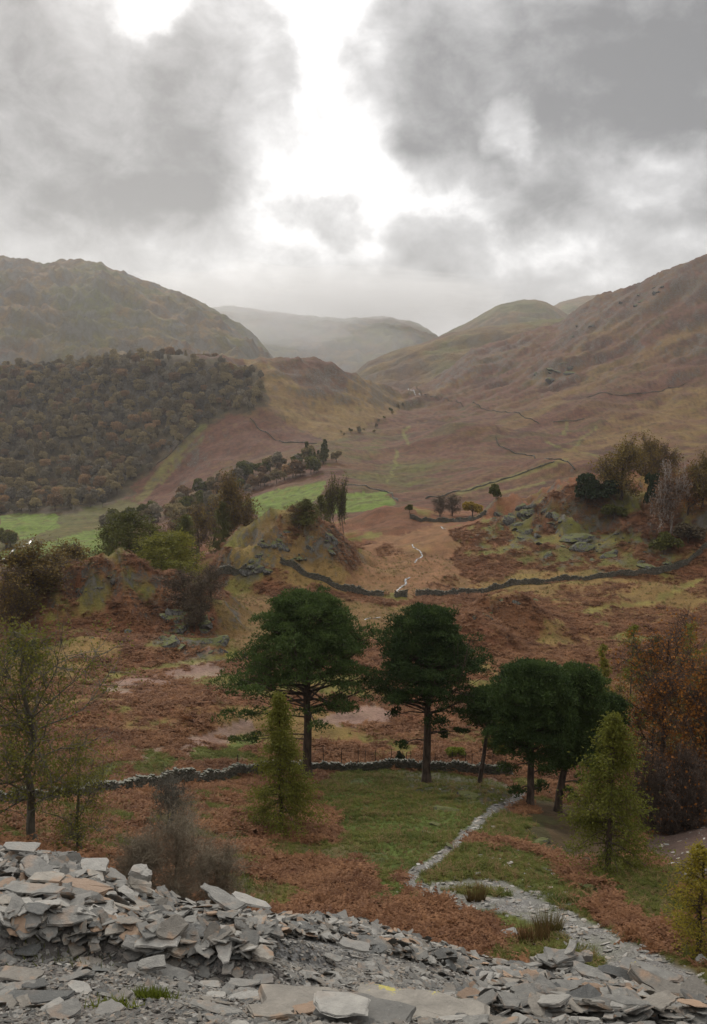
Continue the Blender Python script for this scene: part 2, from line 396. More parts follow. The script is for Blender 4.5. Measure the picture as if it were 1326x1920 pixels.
    for ln, wd in STREAKS: put(pdist(qx, qy, ln, wd)*far*0.45, OCH*0.9)
    fs = fbm(a/90+N2, b/5.5, 4, 68); put(far*sstep(fs, .14, .3)*.5, BRD*.55); put(far*sstep(-fs, .2, .35)*.35, OCH*.8)
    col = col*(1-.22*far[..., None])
    # middle ground (110 to 420 m)
    mid = sstep(r, 108, 118)*(1-far)
    put(mid*inpoly(qx, qy, [(655,1106),(668,1040),(700,1010),(760,985),(790,975),(850,985),(850,1050),(885,1110),(760,1122)])*(0.85+N1*.4).clip(0, 1), np.array([.19,.098,.045]), 0, .12, .5)
    put(mid*inpoly(qx, qy, [(405,1130),(440,1115),(520,1120),(620,1120),(720,1135),(840,1130),(860,1180),(800,1240),(690,1190),(560,1200),(440,1235),(415,1180)])*(0.8+N1*.4).clip(0, 1), OCH*0.62, 0, .08, .8)
    put(mid*inpoly(qx, qy, [(880,1110),(1000,1095),(1200,1085),(1326,1090),(1500,1090),(1500,1180),(1250,1165),(1100,1150),(1040,1120),(930,1108)])*(0.6+N1).clip(0, 1), OCH*0.75, 0, .2, .5)
    put(mid*inpoly(qx, qy, [(860,1200),(960,1215),(1050,1190),(1200,1200),(1200,1300),(1000,1290),(900,1260)])*(0.5+N1).clip(0, 1), OCH*.75, 0, .2, .5)
    put(mid*inpoly(qx, qy, [(870,1010),(1000,940),(1100,930),(1180,1000),(1326,1040),(1300,1075),(1100,1080),(1000,1060),(900,1040)])*(0.55+N2*2.0).clip(0, 1)*.9, OLV*0.85, 0, .1, .5)
    put(mid*inpoly(qx, qy, [(455,985),(540,965),(620,985),(650,1040),(640,1085),(560,1060),(480,1040)])*(0.6+N2*2.0).clip(0, 1)*.9, OCH*.14+OLV*.30+BR*.38, 0, .35, .5)
    put(mid*inpoly(qx, qy, [(150,1100),(200,1062),(240,1075),(260,1100),(210,1115)])*(.5+N2*1.5).clip(0, .8), OLV*.9, 0, .1, .8)
    put(mid*inpoly(qx, qy, [(650,955),(740,945),(800,965),(820,985),(740,1002),(660,985)])*.95, BR*.75, 0, .8, 0)
    put(mid*inpoly(qx, qy, [(850,1150),(895,1118),(1000,1108),(1045,1125),(1020,1200),(980,1270),(900,1240),(850,1180)])*.9, BR*.85, 0, .9, .1)
    # pale pinkish dead-bracken litter and turf lanes
    put(mid*inpoly(qx, qy, [(150,1290),(250,1262),(345,1255),(420,1240),(430,1262),(330,1282),(230,1308)])*(.75+N2*1.6).clip(0, .9), PNK, 0, 0.05, 0)
    put(inpoly(qx, qy, [(215,1430),(300,1400),(420,1368),(470,1345),(480,1370),(400,1400),(330,1432),(240,1440)])*(r < 140)*(r > 60)*(.7+N2*1.8).clip(0, .9), PNK*.9, 0, 0.05, 0)
    put(mid*inpoly(qx, qy, [(330,1240),(400,1215),(410,1230),(370,1255)])*0.8, PNK*.9)
    put(mid*inpoly(qx, qy, [(590,1350),(690,1325),(760,1340),(720,1356),(620,1360)])*0.8, PNK*.95)
    put(inpoly(qx, qy, [(90,1480),(230,1425),(420,1400),(470,1380),(480,1400),(400,1425),(240,1448),(110,1500)])*(r < 140)*(r > 50)*0.85, GRN*.9+OCH*.1, 0, 0, 1)
    put(mid*pdist(qx, qy, [(150,1275),(260,1255),(400,1235),(450,1225)], 10)*.7, OLV*1.5, 0, 0, .8)
    put(mid*inpoly(qx, qy, [(640,1380),(800,1370),(960,1360),(960,1400),(800,1392)])*0.5, OLV*1.1, 0, .2, .8)
    put(mid*pdist(qx, qy, [(1310,1090),(1210,1130),(1060,1150)], 8)*.6, OLV*1.4)
    # terrace below the first wall
    near = (1-sstep(r, 100, 106))*sstep(r, 20, 24)
    put(near*inpoly(qx, qy, [(600,1450),(700,1440),(900,1450),(960,1480),(940,1530),(860,1575),(790,1625),(745,1640),(770,1670),(720,1690),(690,1640),(640,1560),(590,1500)]), GRN*.80+OLV*.25, 0, 0, 1)
    put(near*sstep(N2+N1*.5, .12, .35)*.5*(gr > .5), OCH*.55, 0, 0, .9)
    put(near*sstep(-N2+N1, .22, .4)*.5*(gr > .5), SOIL*.55+OLV*.3, 0, 0, .5)
    put(near*inpoly(qx, qy, [(750,1440),(900,1445),(1000,1500),(960,1520),(870,1490),(760,1478)])*.75, SOIL*.8, .1, 0, .3)
    put(near*inpoly(qx, qy, [(790,1680),(770,1640),(830,1600),(920,1575),(1010,1580),(1080,1650),(1130,1690),(1200,1790),(1326,1830),(1326,1900),(1050,1840),(900,1700)]), GRN*.85+OCH*.22, 0.05, 0, 1)
    put(near*inpoly(qx, qy, [(900,1575),(1000,1565),(1060,1600),(1095,1640),(1060,1650),(1010,1610),(930,1592)])*.95, BR*1.1, 0, 1, 0)
    put(near*inpoly(qx, qy, [(890,1540),(960,1520),(1030,1545),(1030,1575),(960,1575),(900,1570)])*.9, OLV*.8, 0, .2, 1)
    put(near*inpoly(qx, qy, [(1100,1690),(1160,1670),(1250,1730),(1262,1790),(1200,1775),(1120,1730)])*.95, BR, 0, 1, 0)
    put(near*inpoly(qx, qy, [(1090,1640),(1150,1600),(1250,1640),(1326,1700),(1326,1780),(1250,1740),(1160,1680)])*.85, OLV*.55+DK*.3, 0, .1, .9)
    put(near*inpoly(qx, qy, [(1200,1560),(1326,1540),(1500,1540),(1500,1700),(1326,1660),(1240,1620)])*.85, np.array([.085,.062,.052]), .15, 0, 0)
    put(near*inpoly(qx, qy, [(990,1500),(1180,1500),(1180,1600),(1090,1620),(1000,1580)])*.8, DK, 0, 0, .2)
    put(near*inpoly(qx, qy, [(0,1540),(200,1500),(400,1480),(560,1470),(590,1500),(560,1540),(440,1540),(300,1570),(250,1620),(0,1620)])*(0.6+N2*1.4).clip(0, 1), OLV*.75, 0, .2, 1)
    put(near*inpoly(qx, qy, [(900,1790),(980,1760),(1000,1800),(960,1830),(900,1820)])*.9, OLV, 0, 0, 1)
    pw = np.maximum(pdist(qx*.4+px*.6, py, PATH1, 12, 64), pdist(qx*.4+px*.6, py, PATH2, 12, 24)*.85)*(1.5+fbm(x/1.6, y/1.6, 3, 67)*1.6).clip(0, 1)
    put(near*pw*(0.9+N2*.5).clip(0, 1), SLT*.75+SOIL*.25, 1, 0, 0)
    put(near*inpoly(qx, qy, [(880,1640),(960,1630),(1080,1690),(1060,1720),(940,1680)])*(-.05+N2*2).clip(0, .8), SLT*.8, .6, 0, .3)
    # spoil heap of slate
    heap = 1-sstep(r, 17.5, 20)
    put(heap, SLT*.80, 1, 0, 0)
    put(heap*(sstep(N1, -.05, .2))*.65, SOIL*.85, .6, 0, 0)
    # steep ground turns to rock on the knolls and the fell
    return col, sl, br, gr

# ------------------------------------------------------------------ object helpers
def mesh_obj(name, V, Fc, mats, parent=None, smooth=False, attrs=None, matidx=None, link=True):
    me = bpy.data.meshes.new(name)
    V = np.asarray(V, np.float32); Fc = [np.asarray(f, np.int32) for f in (Fc if isinstance(Fc, list) else [Fc]) if len(f)]
    me.vertices.add(len(V)); me.vertices.foreach_set('co', V.ravel())
    idx = np.concatenate([f.ravel() for f in Fc]); tot = np.concatenate([np.full(len(f), f.shape[1], np.int32) for f in Fc])
    st = np.concatenate([[0], np.cumsum(tot)[:-1]]).astype(np.int32)
    me.loops.add(len(idx)); me.loops.foreach_set('vertex_index', idx)
    me.polygons.add(len(tot)); me.polygons.foreach_set('loop_start', st)
    if matidx is not None: me.polygons.foreach_set('material_index', np.asarray(matidx, np.int32))
    me.polygons.foreach_set('use_smooth', np.full(len(tot), smooth))
    for k, (typ, data) in (attrs or {}).items():
        at_ = me.attributes.new(k, typ, 'POINT')
        d = np.asarray(data, np.float32)
        at_.data.foreach_set({'FLOAT': 'value', 'FLOAT_VECTOR': 'vector', 'FLOAT_COLOR': 'color'}[typ], d.ravel())
    me.update(calc_edges=True)
    for m in (mats if isinstance(mats, (list, tuple)) else [mats]):
        me.materials.append(m)
    o = bpy.data.objects.new(name, me)
    if link: C.objects.link(o)
    if parent is not None: o.parent = parent
    return o
def empty(name, loc=(0, 0, 0), rz=0.0):
    o = bpy.data.objects.new(name, None); C.objects.link(o); o.location = loc; o.rotation_euler = (0, 0, rz); o.empty_display_size = .2
    return o
def tag(o, label, cat, group=None, kind=None):
    if label: o['label'] = label
    if cat: o['category'] = cat
    if group: o['group'] = group
    if kind: o['kind'] = kind
    return o
def dup(o, parent=None):
    c = o.copy(); C.objects.link(c); c.parent = parent
    for ch in list(o.children): dup(ch, c)
    return c
def merge(parts):
    """parts: list of (V, F) with the same face size"""
    Vs, Fs, n = [], [], 0
    for V, Fc in parts:
        Vs.append(V); Fs.append(Fc+n); n += len(V)
    return np.concatenate(Vs), np.concatenate(Fs)

# ------------------------------------------------------------------ materials
def new_mat(name):
    m = bpy.data.materials.new(name); m.use_nodes = True
    t = NT(m.node_tree); t.n.clear()
    return m, t
def finish(t, col, rough=0.85, bump=None, bstr=0.5, bdist=0.05, spec=0.25, transl=0.0):
    ins = {'Base Color': col, 'Roughness': rough, 'Specular IOR Level': spec}
    p = t.node('ShaderNodeBsdfPrincipled', ins)
    if bump is not None:
        b = t.node('ShaderNodeBump', {'Strength': bstr, 'Distance': bdist, 'Height': bump})
        t.l.new(b.outputs[0], p.inputs['Normal'])
    out = p.outputs[0]
    if transl > 0:
        tr = t.node('ShaderNodeBsdfTranslucent', {'Color': col})
        out = t.node('ShaderNodeMixShader', {0: transl, 1: out, 2: tr.outputs[0]}).outputs[0]
    t.node('ShaderNodeOutputMaterial', {0: out})
def rgb(c, k=1.0): return (c[0]*k, c[1]*k, c[2]*k, 1.0)

def leaf_mat(name, ca, cb, transl=0.3, scale=0.7, vary=.5, world=False):
    m, t = new_mat(name)
    oi = t.node('ShaderNodeObjectInfo').outputs['Random']
    pos = t.node('ShaderNodeTexCoord').outputs['Object']
    if world: pos = t.node('ShaderNodeNewGeometry').outputs['Position']
    n = t.noise(pos, scale, 5 if world else 3, 0.65)
    f = t.m('ADD', t.m('MULTIPLY', oi, vary), t.mapr(n, 0.3, 0.7, -0.05, 0.65 if vary < .6 else .3, False), clamp=True)
    c = t.mix(f, rgb(ca), rgb(cb))
    finish(t, c, 0.75, transl=transl, spec=0.2)
    return m
def bark_mat(name, ca, cb, scale=3.0):
    m, t = new_mat(name)
    pos = t.node('ShaderNodeTexCoord').outputs['Object']
    v = t.vm('MULTIPLY', pos, (1, 1, 0.25))
    n = t.noise(v, scale, 6, 0.65)
    c = t.mix(t.mapr(n, 0.35, 0.65), rgb(ca), rgb(cb))
    finish(t, c, 0.9, n, 0.8, 0.05)
    return m
M = {}
M['pine'] = leaf_mat('pine_needles', (0.018, 0.036, 0.011), (0.082, 0.122, 0.030), 0.26, 0.6)
M['larch'] = leaf_mat('larch_needles', (0.110, 0.120, 0.018), (0.215, 0.200, 0.028), 0.35, 0.4)
M['larch_mid'] = leaf_mat('green_larch_needles', (0.070, 0.088, 0.016), (0.165, 0.165, 0.026), 0.35, 0.4)
M['yellowlarch'] = leaf_mat('golden_larch_needles', (0.20, 0.17, 0.022), (0.33, 0.27, 0.035), 0.4, 0.6)
M['larch_dark'] = leaf_mat('larch_needles_dull', (0.052, 0.060, 0.014), (0.115, 0.112, 0.022), 0.3, 0.4)
M['oak'] = leaf_mat('autumn_oak_leaves', (0.115, 0.070, 0.020), (0.170, 0.125, 0.030), 0.3, 0.3)
M['beech'] = leaf_mat('copper_beech_leaves', (0.20, 0.070, 0.018), (0.30, 0.13, 0.025), 0.35, 0.3)
M['ash'] = leaf_mat('thin_olive_leaves', (0.095, 0.105, 0.022), (0.190, 0.180, 0.035), 0.35, 0.5)
M['wood'] = leaf_mat('woodland_leaves', (0.100, 0.074, 0.042), (0.30, 0.235, 0.11), 0.25, 0.10, .95)
M['wood2'] = leaf_mat('woodland_russet_leaves', (0.115, 0.070, 0.040), (0.33, 0.205, 0.10), 0.25, 0.10, .95)
M['wood3'] = leaf_mat('woodland_grey_twigs', (0.078, 0.066, 0.050), (0.24, 0.205, 0.14), 0.2, 0.10, .95)
M['holly'] = leaf_mat('evergreen_leaves', (0.016, 0.028, 0.012), (0.034, 0.052, 0.018), 0.15, 0.5)
M['yellow'] = leaf_mat('yellow_leaves', (0.24, 0.17, 0.030), (0.32, 0.22, 0.035), 0.35, 0.5)
M['birchl'] = leaf_mat('birch_russet_twigs', (0.125, 0.070, 0.042), (0.16, 0.095, 0.05), 0.25, 0.5)
M['brown_twig'] = leaf_mat('brown_twigs', (0.070, 0.052, 0.032), (0.115, 0.090, 0.052), 0.15, 0.5)
M['bark'] = bark_mat('dark_bark', (0.034, 0.024, 0.019), (0.105, 0.075, 0.056))
M['greybark'] = bark_mat('grey_bark', (0.065, 0.058, 0.045), (0.150, 0.135, 0.105))
M['twigbark'] = bark_mat('pale_twigs', (0.12, 0.096, 0.066), (0.24, 0.20, 0.14))
M['birchbark'] = bark_mat('birch_bark', (0.20, 0.17, 0.15), (0.42, 0.38, 0.34))
M['bracken'] = leaf_mat('bracken_fronds', (0.085, 0.034, 0.018), (0.30, 0.150, 0.070), 0.3, 0.16, .45, True)
M['grass'] = leaf_mat('grass_blades', (0.060, 0.085, 0.016), (0.180, 0.175, 0.040), 0.3, 0.25, .45, True)
M['strawgrass'] = leaf_mat('straw_grass_blades', (0.16, 0.105, 0.045), (0.25, 0.175, 0.075), 0.3, 0.8)
M['rush'] = leaf_mat('rush_stems', (0.120, 0.060, 0.028), (0.130, 0.115, 0.035), 0.2, 1.5)
M['moss'] = leaf_mat('moss_tufts', (0.090, 0.115, 0.014), (0.17, 0.19, 0.025), 0.3, 2.0)

def slate_mat(name, ca, cb, brown=0.18, fleck=.36, island=False):
    m, t = new_mat(name)
    oi = t.node('ShaderNodeNewGeometry').outputs['Random Per Island'] if island else t.node('ShaderNodeObjectInfo').outputs['Random']
    pos = t.node('ShaderNodeTexCoord').outputs['Object']
    pos = t.vm('ADD', pos, t.node('ShaderNodeCombineXYZ', {0: t.m('MULTIPLY', oi, 37.0), 1: t.m('MULTIPLY', oi, 11.0), 2: 0.0}).outputs[0])
    n = t.noise(pos, 2.6, 8, 0.65); n2 = t.noise(pos, 14.0, 6, 0.7); n3 = t.noise(pos, 1.2, 3, 0.5)
    c = t.mix(t.mapr(n, 0.3, 0.7), rgb(ca), rgb(cb))
    c = t.mix(t.m('MULTIPLY', t.mapr(oi, 0.0, 1.0, 0.0, 1.0, False), 0.75), c, rgb(ca, 0.50))
    rust = t.m('MULTIPLY', t.mapr(n3, 0.52, 0.66), brown*2.2, clamp=True)
    c = t.mix(rust, c, (0.30, 0.19, 0.115, 1))
    c = t.mix(t.m('MULTIPLY', t.mapr(n2, 0.58, 0.74), 0.5), c, (fleck, fleck*.97, fleck*.9, 1))
    c = t.mix(t.m('MULTIPLY', t.mapr(n2, 0.42, 0.28), 0.6), c, (0.07, 0.07, 0.065, 1))
    stz = t.vm('MULTIPLY', pos, (1.0, 1.0, 16.0))
    bm_ = t.m('ADD', t.m('MULTIPLY', n2, 0.6), t.noise(stz, 1.6, 5, 0.6))
    finish(t, c, 0.62, bm_, 0.55, 0.05, spec=0.4)
    return m
M['slate'] = slate_mat('grey_slate', (0.150, 0.146, 0.132), (0.265, 0.254, 0.226))
M['slate_warm'] = slate_mat('warm_grey_slate', (0.20, 0.18, 0.15), (0.31, 0.28, 0.235), 0.35)
M['slate_brown'] = slate_mat('rusty_slate', (0.30, 0.20, 0.13), (0.40, 0.28, 0.19), 0.45)
M['slate_dark'] = slate_mat('dark_slate', (0.08, 0.082, 0.078), (0.14, 0.14, 0.13), 0.05)
M['slate_pale'] = slate_mat('pale_slate', (0.26, 0.249, 0.225), (0.375, 0.358, 0.32), 0.08)
M['wall'] = slate_mat('wall_stone', (0.050, 0.050, 0.036), (0.165, 0.155, 0.125), 0.1, .24, True)
M['cope'] = slate_mat('mossy_coping', (0.030, 0.036, 0.014), (0.100, 0.094, 0.060), 0.06, .11, True)
def lichen_mat():
    m, t = new_mat('lichened_slate'); pos = t.node('ShaderNodeTexCoord').outputs['Object']
    n = t.noise(pos, 3.0, 8, .65); n2 = t.noise(pos, 14.0, 6, .7); xyz = t.node('ShaderNodeSeparateXYZ', {0: pos})
    c = t.mix(t.mapr(n, .3, .7), (0.19, 0.175, 0.15, 1), (0.30, 0.275, 0.235, 1))
    f = t.m('ADD', t.m('ADD', xyz.outputs[1], t.m('MULTIPLY', t.m('SUBTRACT', n, .5), 1.3)), t.m('MULTIPLY', t.m('SUBTRACT', n2, .5), .5))
    c = t.mix(t.mapr(f, .36, .42), c, t.mix(n2, (.30, .26, .05, 1), (.50, .44, .16, 1)))
    finish(t, c, 0.8, n2, .6, .04)
    return m
M['lichen'] = lichen_mat()
def rock_mat():
    m, t = new_mat('crag_rock')
    g = t.node('ShaderNodeNewGeometry'); nz = t.node('ShaderNodeSeparateXYZ', {0: g.outputs['Normal']}).outputs['Z']
    pos = t.node('ShaderNodeNewGeometry').outputs['Position']
    n = t.noise(pos, 0.9, 8, 0.68); n2 = t.noise(t.vm('MULTIPLY', pos, (1, 1, .35)), 2.5, 5, .6)
    c = t.mix(t.mapr(n2, 0.35, 0.65), (0.040, 0.038, 0.034, 1), (0.135, 0.13, 0.118, 1))
    mo = t.m('MULTIPLY', t.mapr(t.m('ADD', nz, t.m('MULTIPLY', t.m('SUBTRACT', n, 0.5), 1.6)), 0.62, 0.86), 0.9)
    c = t.mix(mo, c, (0.095, 0.100, 0.030, 1))
    finish(t, c, 0.9, n, 1.0, 0.4)
    return m
M['rock'] = rock_mat()
def terrain_mat(name, far=False):
    m, t = new_mat(name)
    col = t.node('ShaderNodeAttribute', attribute_name='Col').outputs['Color']
    wt = t.node('ShaderNodeSeparateXYZ', {0: t.node('ShaderNodeAttribute', attribute_name='wt').outputs['Vector']})
    sl, rk = wt.outputs[0], wt.outputs[1]
    g = t.node('ShaderNodeNewGeometry'); pos = g.outputs['Position']
    s1 = 0.02 if far else 0.22
    n1 = t.noise(pos, s1, 9, 0.66); n2 = t.noise(pos, s1*9, 8, 0.7)
    k = t.m('ADD', t.mapr(n1, 0.28, 0.72, 0.62, 1.42, False), t.mapr(n2, 0.3, 0.7, -0.25, 0.25, False))
    c = t.mix(1.0, col, t.node('ShaderNodeCombineColor', {0: k, 1: k, 2: k}).outputs[0], 'MULTIPLY')
    # tint drifts between russet and olive
    n3 = t.noise(pos, s1*0.35, 6, 0.6)
    c = t.mix(t.m('MULTIPLY', t.mapr(n3, 0.5, 0.66), 0.35), c, t.mix(1.0, c, (0.85, 1.18, 0.80, 1), 'MULTIPLY'))
    # rock on the weighted places
    rn = t.noise(t.vm('MULTIPLY', pos, (1, 1, 0.4)), 0.03 if far else 0.5, 7, 0.7)
    rc = t.mix(t.mapr(rn, 0.35, 0.65), (0.036, 0.033, 0.028, 1), (0.120, 0.110, 0.092, 1))
    c = t.mix(t.m('MULTIPLY', rk, t.mapr(rn, 0.38, 0.58), clamp=True), c, rc)
    # slate chippings
    v = t.node('ShaderNodeTexVoronoi', {'Vector': t.vm('MULTIPLY', pos, (1, 1, 1)), 'Scale': 24.0}, feature='F1')
    v.inputs['Randomness'].default_value = 1.0
    v2 = t.node('ShaderNodeTexVoronoi', {'Vector': t.vm('MULTIPLY', pos, (1, .7, 1)), 'Scale': 9.0}, feature='F1')
    cell = t.node('ShaderNodeSeparateXYZ', {0: v.outputs['Color']}).outputs[0]
    cell2 = t.node('ShaderNodeSeparateXYZ', {0: v2.outputs['Color']}).outputs[1]
    kk = t.m('ADD', t.mapr(cell, 0, 1, 0.35, 1.25, False), t.mapr(cell2, 0, 1, -0.15, 0.25, False))
    sc_ = t.mix(1.0, col, t.node('ShaderNodeCombineColor', {0: kk, 1: kk, 2: kk}).outputs[0], 'MULTIPLY')
    c = t.mix(sl, c, sc_)
    h = t.m('ADD', t.m('MULTIPLY', n2, 0.6), t.m('MULTIPLY', n1, 0.5))
    hs = t.m('ADD', t.m('MULTIPLY', cell, 0.25), t.m('MULTIPLY', t.m('SUBTRACT', 1.0, v.outputs['Distance']), 0.2))
    hh = t.node('ShaderNodeMix', {'Factor': sl, 2: t.m('MULTIPLY', h, 8.0 if far else 1.0), 3: t.m('MULTIPLY', hs, 0.12)}, data_type='FLOAT').outputs[0]
    finish(t, c, 0.9, hh, 0.9, 1.0, spec=0.15)
    return m
M['terrain'] = terrain_mat('hill_ground'); M['fell'] = terrain_mat('far_fell', True)
def water_mat():
    m, t = new_mat('running_water')
    pos = t.node('ShaderNodeNewGeometry').outputs['Position']
    n = t.noise(pos, 0.9, 5, .7)
    c = t.mix(t.mapr(n, .42, .6), (0.12, 0.10, 0.08, 1), (0.34, 0.35, 0.35, 1))
    finish(t, c, t.mapr(n, .4, .6, .05, .5), n, .3, .1, spec=.6)
    return m
M['water'] = water_mat()

# ------------------------------------------------------------------ ground sheet
def ground():
    a0 = math.atan(0.475)
    az = np.concatenate([np.linspace(-math.pi, -0.9, 14, endpoint=False), np.linspace(-0.9, -a0, 30, endpoint=False), np.linspace(-a0, a0, 540),
                         np.linspace(a0, 0.9, 31)[1:], np.linspace(0.9, math.pi, 15)[1:-1]])
    r = np.exp(np.concatenate([np.linspace(math.log(0.5), math.log(2.6), 8, endpoint=False), np.linspace(math.log(2.6), math.log(20), 170, endpoint=False),
                               np.linspace(math.log(20), math.log(420), 300, endpoint=False), np.linspace(math.log(420), math.log(1900), 230, endpoint=False),
                               np.linspace(math.log(1900), math.log(13000), 20)]))
    A, Rr = np.meshgrid(az, r, indexing='ij')
    X = Rr*np.sin(A); Y = Rr*np.cos(A)
    Z = H(X, Y)
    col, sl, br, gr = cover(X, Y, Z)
    # slope gives bare rock
    gy = np.gradient(Z, axis=1)/np.gradient(Rr, axis=1)
    gx = np.gradient(Z, axis=0)/(Rr*np.gradient(A, axis=0))
    slope = np.hypot(gx, gy)
    kn = knolls(X, Y)
    rk = np.where(Rr > 110, np.where(Rr < 420, sstep(slope, .72, 1.15), sstep(slope, .55, .85)*.9), 0)
    ppx, ppy = project(X, Y, Z); rn = fbm(X/14, Y/14, 4, 300)
    wx_ = ppx+fbm(X/40, Y/40, 3, 301)*22; wy_ = ppy+fbm(X/40, Y/40, 3, 302)*10
    for poly in ([(1040,612),(1130,556),(1240,513),(1340,470),(1340,500),(1250,540),(1160,580),(1060,650)], [(985,705),(1030,672),(1078,690),(1062,722),(1010,728)], [(820,700),(900,655),(1000,640),(960,680),(850,722)],
                 [(1090,590),(1170,560),(1225,575),(1180,600),(1110,620)], [(520,690),(600,690),(655,712),(640,738),(590,740)], [(1290,640),(1340,600),(1340,670),(1300,665)],
                 [(930,990),(950,950),(1010,940),(1010,985)], [(1060,1035),(1060,1000),(1110,1000),(1115,1040)], [(460,1075),(470,1030),(500,1040),(505,1075)], [(560,1000),(600,985),(650,1030),(640,1060)], [(300,1220),(320,1140),(420,1190),(420,1260),(330,1235)]):
        rk = np.maximum(rk, inpoly(wx_, wy_, poly)*sstep(rn, -.12, .12)*(Rr > 110)*.95)
    for poly in ([(870,1020),(960,945),(1060,925),(1180,960),(1310,1000),(1290,1062),(1180,1070),(1000,1055)], [(455,1060),(500,985),(560,970),(650,1010),(655,1075),(560,1070)], [(260,1130),(330,1110),(420,1150),(425,1260),(300,1240)]):
        rk = np.maximum(rk, inpoly(wx_, wy_, poly)*sstep(fbm(X/7, Y/7, 4, 310), .02, .16)*(Rr > 110)*.9)
    n = az.size; k = r.size
    V = np.stack([X, Y, Z], -1).reshape(-1, 3)
    i = np.arange(n); j = np.arange(k-1)
    I, J = np.meshgrid(i, j, indexing='ij'); I2 = (I+1) % n
    Fq = np.stack([I*k+J, I2*k+J, I2*k+J+1, I*k+J+1], -1).reshape(-1, 4)[:, ::-1]
    c4 = np.concatenate([col, np.ones(col.shape[:-1]+(1,))], -1).reshape(-1, 4)
    wt = np.stack([sl, rk, br], -1).reshape(-1, 3)
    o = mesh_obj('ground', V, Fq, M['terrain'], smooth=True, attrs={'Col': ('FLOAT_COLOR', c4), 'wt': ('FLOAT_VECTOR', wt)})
    tag(o, None, None, kind='structure')
ground()

def fell(name, ridge, yr, yfoot, zfoot, yback, amp, seed, lo, hi, rocky=0.5, px0=-500, px1=1800, n=300, k=130, gl=(420, 120)):
    P = np.array(ridge, float)
    u = np.linspace(UU(px0, 650), UU(px1, 650), n)
    tr = np.interp(u, UU(P[:, 0], P[:, 1]), T(P[:, 1]))
    s = np.linspace(0, 1, k)
    U_, S_ = np.meshgrid(u, s, indexing='ij')
    Ys = yfoot+(yback-yfoot)*S_
    sr = (yr-yfoot)/(yback-yfoot)
    zr = (tr*yr)[:, None]
    f = np.where(S_ < sr, (S_/sr), 1-(S_-sr)/(1-sr))
    prof = 0.30*f+0.70*np.sin(np.clip(f, 0, 1)*math.pi/2)**1.25
    X = U_*Ys; env = np.sin(np.clip(f, 0, 1)*math.pi)**.8
    wx = X+fbm(X/500, Ys/500, 3, seed+3)*160; wy = Ys+fbm(X/500+3, Ys/500, 3, seed+4)*160
    rg = ridged(wx/gl[0], wy/gl[1], 5, seed, .55)-.55
    Z = zfoot+(zr-zfoot)*prof + (rg*amp + fbm(X/120, Ys/120, 5, seed+9, .6)*amp*.5)*(env*.97+.03)
    Z += fbm(U_*yr/90, S_*0+1.5, 4, seed+8)*amp*.05*(np.abs(S_-sr) < .2)
    Z += (ridged(X/95, Ys/260, 4, seed+30)-.55)*amp*.15*np.clip(f*1.5, 0, 1)+fbm(X/38, Ys/60, 3, seed+31)*amp*.10
    gy = np.gradient(Z, axis=1)/np.gradient(Ys, axis=1); gx = np.gradient(Z, axis=0)/np.gradient(X, axis=0)
    slope = np.hypot(gx, gy)
    N = fbm(X/260, Ys/260, 5, seed+20); N2 = fbm(X/70, Ys/70, 4, seed+21)
    low = 1-sstep((Z-zfoot)/(np.abs(zr-zfoot)+1), .25, .6)
    col = OCH*.55*np.ones(X.shape+(1,))
    def mixc(m, c):
        nonlocal col
        m = np.clip(m, 0, 1)[..., None]; col = col*(1-m)+c*m
    mixc(sstep(N+N2*.5, -.15, .2)*.75, OLV*.72); mixc(sstep(-N+N2*.5, 0, .3)*lo, BRD*.65); mixc(low*sstep(N2, -.1, .2)*hi, BRD)
    rk = sstep(slope, .60, .95)*rocky+sstep(N2-N, .25, .5)*rocky*.5
    V = np.stack([X, Ys, Z], -1).reshape(-1, 3)
    I, J = np.meshgrid(np.arange(n-1), np.arange(k-1), indexing='ij')
    Fq = np.stack([I*k+J, (I+1)*k+J, (I+1)*k+J+1, I*k+J+1], -1).reshape(-1, 4)
    c4 = np.concatenate([col, np.ones(X.shape+(1,))], -1).reshape(-1, 4)
    wt = np.stack([rk*0, rk, rk*0], -1).reshape(-1, 3)
    o = mesh_obj(name, V, Fq, M['fell'], smooth=True, attrs={'Col': ('FLOAT_COLOR', c4), 'wt': ('FLOAT_VECTOR', wt)})
    tag(o, None, None, kind='structure')
fell('craggy_fell', [(-500,520),(-100,500),(0,489),(50,487),(82,498),(110,491),(150,490),(190,495),(240,514),(310,541),(370,565),(410,582),(450,607),(490,645),(520,680),(570,725),(640,790),(1800,1000)],
     3000, 1650, -110, 3900, 74, 210, .32, .45, .8, px1=760, n=420, k=220, gl=(300, 150))
fell('misty_fell', [(-500,560),(300,585),(430,572),(500,582),(560,590),(640,597),(720,592),(770,600),(800,614),(840,645),(900,690),(1000,760),(1800,900)],
     4500, 3300, -120, 5400, 60, 310, .3, .3, .7, px1=1100)
fell('bracken_hill', [(-500,1000),(560,820),(640,725),(665,698),(690,676),(750,653),(800,640),(850,622),(900,612),(960,607),(1010,600),(1060,596),(1150,600),(1800,700)],
     2450, 1850, -100, 2900, 26, 410, .6, .8, .5, px0=500, px1=1500)
fell('rounded_fell', [(-500,1200),(700,740),(820,632),(870,607),(905,588),(940,570),(970,562),(1005,560),(1025,566),(1045,577),(1080,600),(1150,640),(1800,900)],
     3800, 2950, -100, 4400, 30, 510, .2, .4, .4, px0=700, px1=1500)
fell('distant_fell', [(-500,1200),(900,660),(1000,592),(1050,566),(1090,556),(1150,548),(1250,535),(1400,540),(1800,600)],
     4900, 3900, -100, 5600, 30, 610, .2, .3, .4, px0=850, px1=1700)

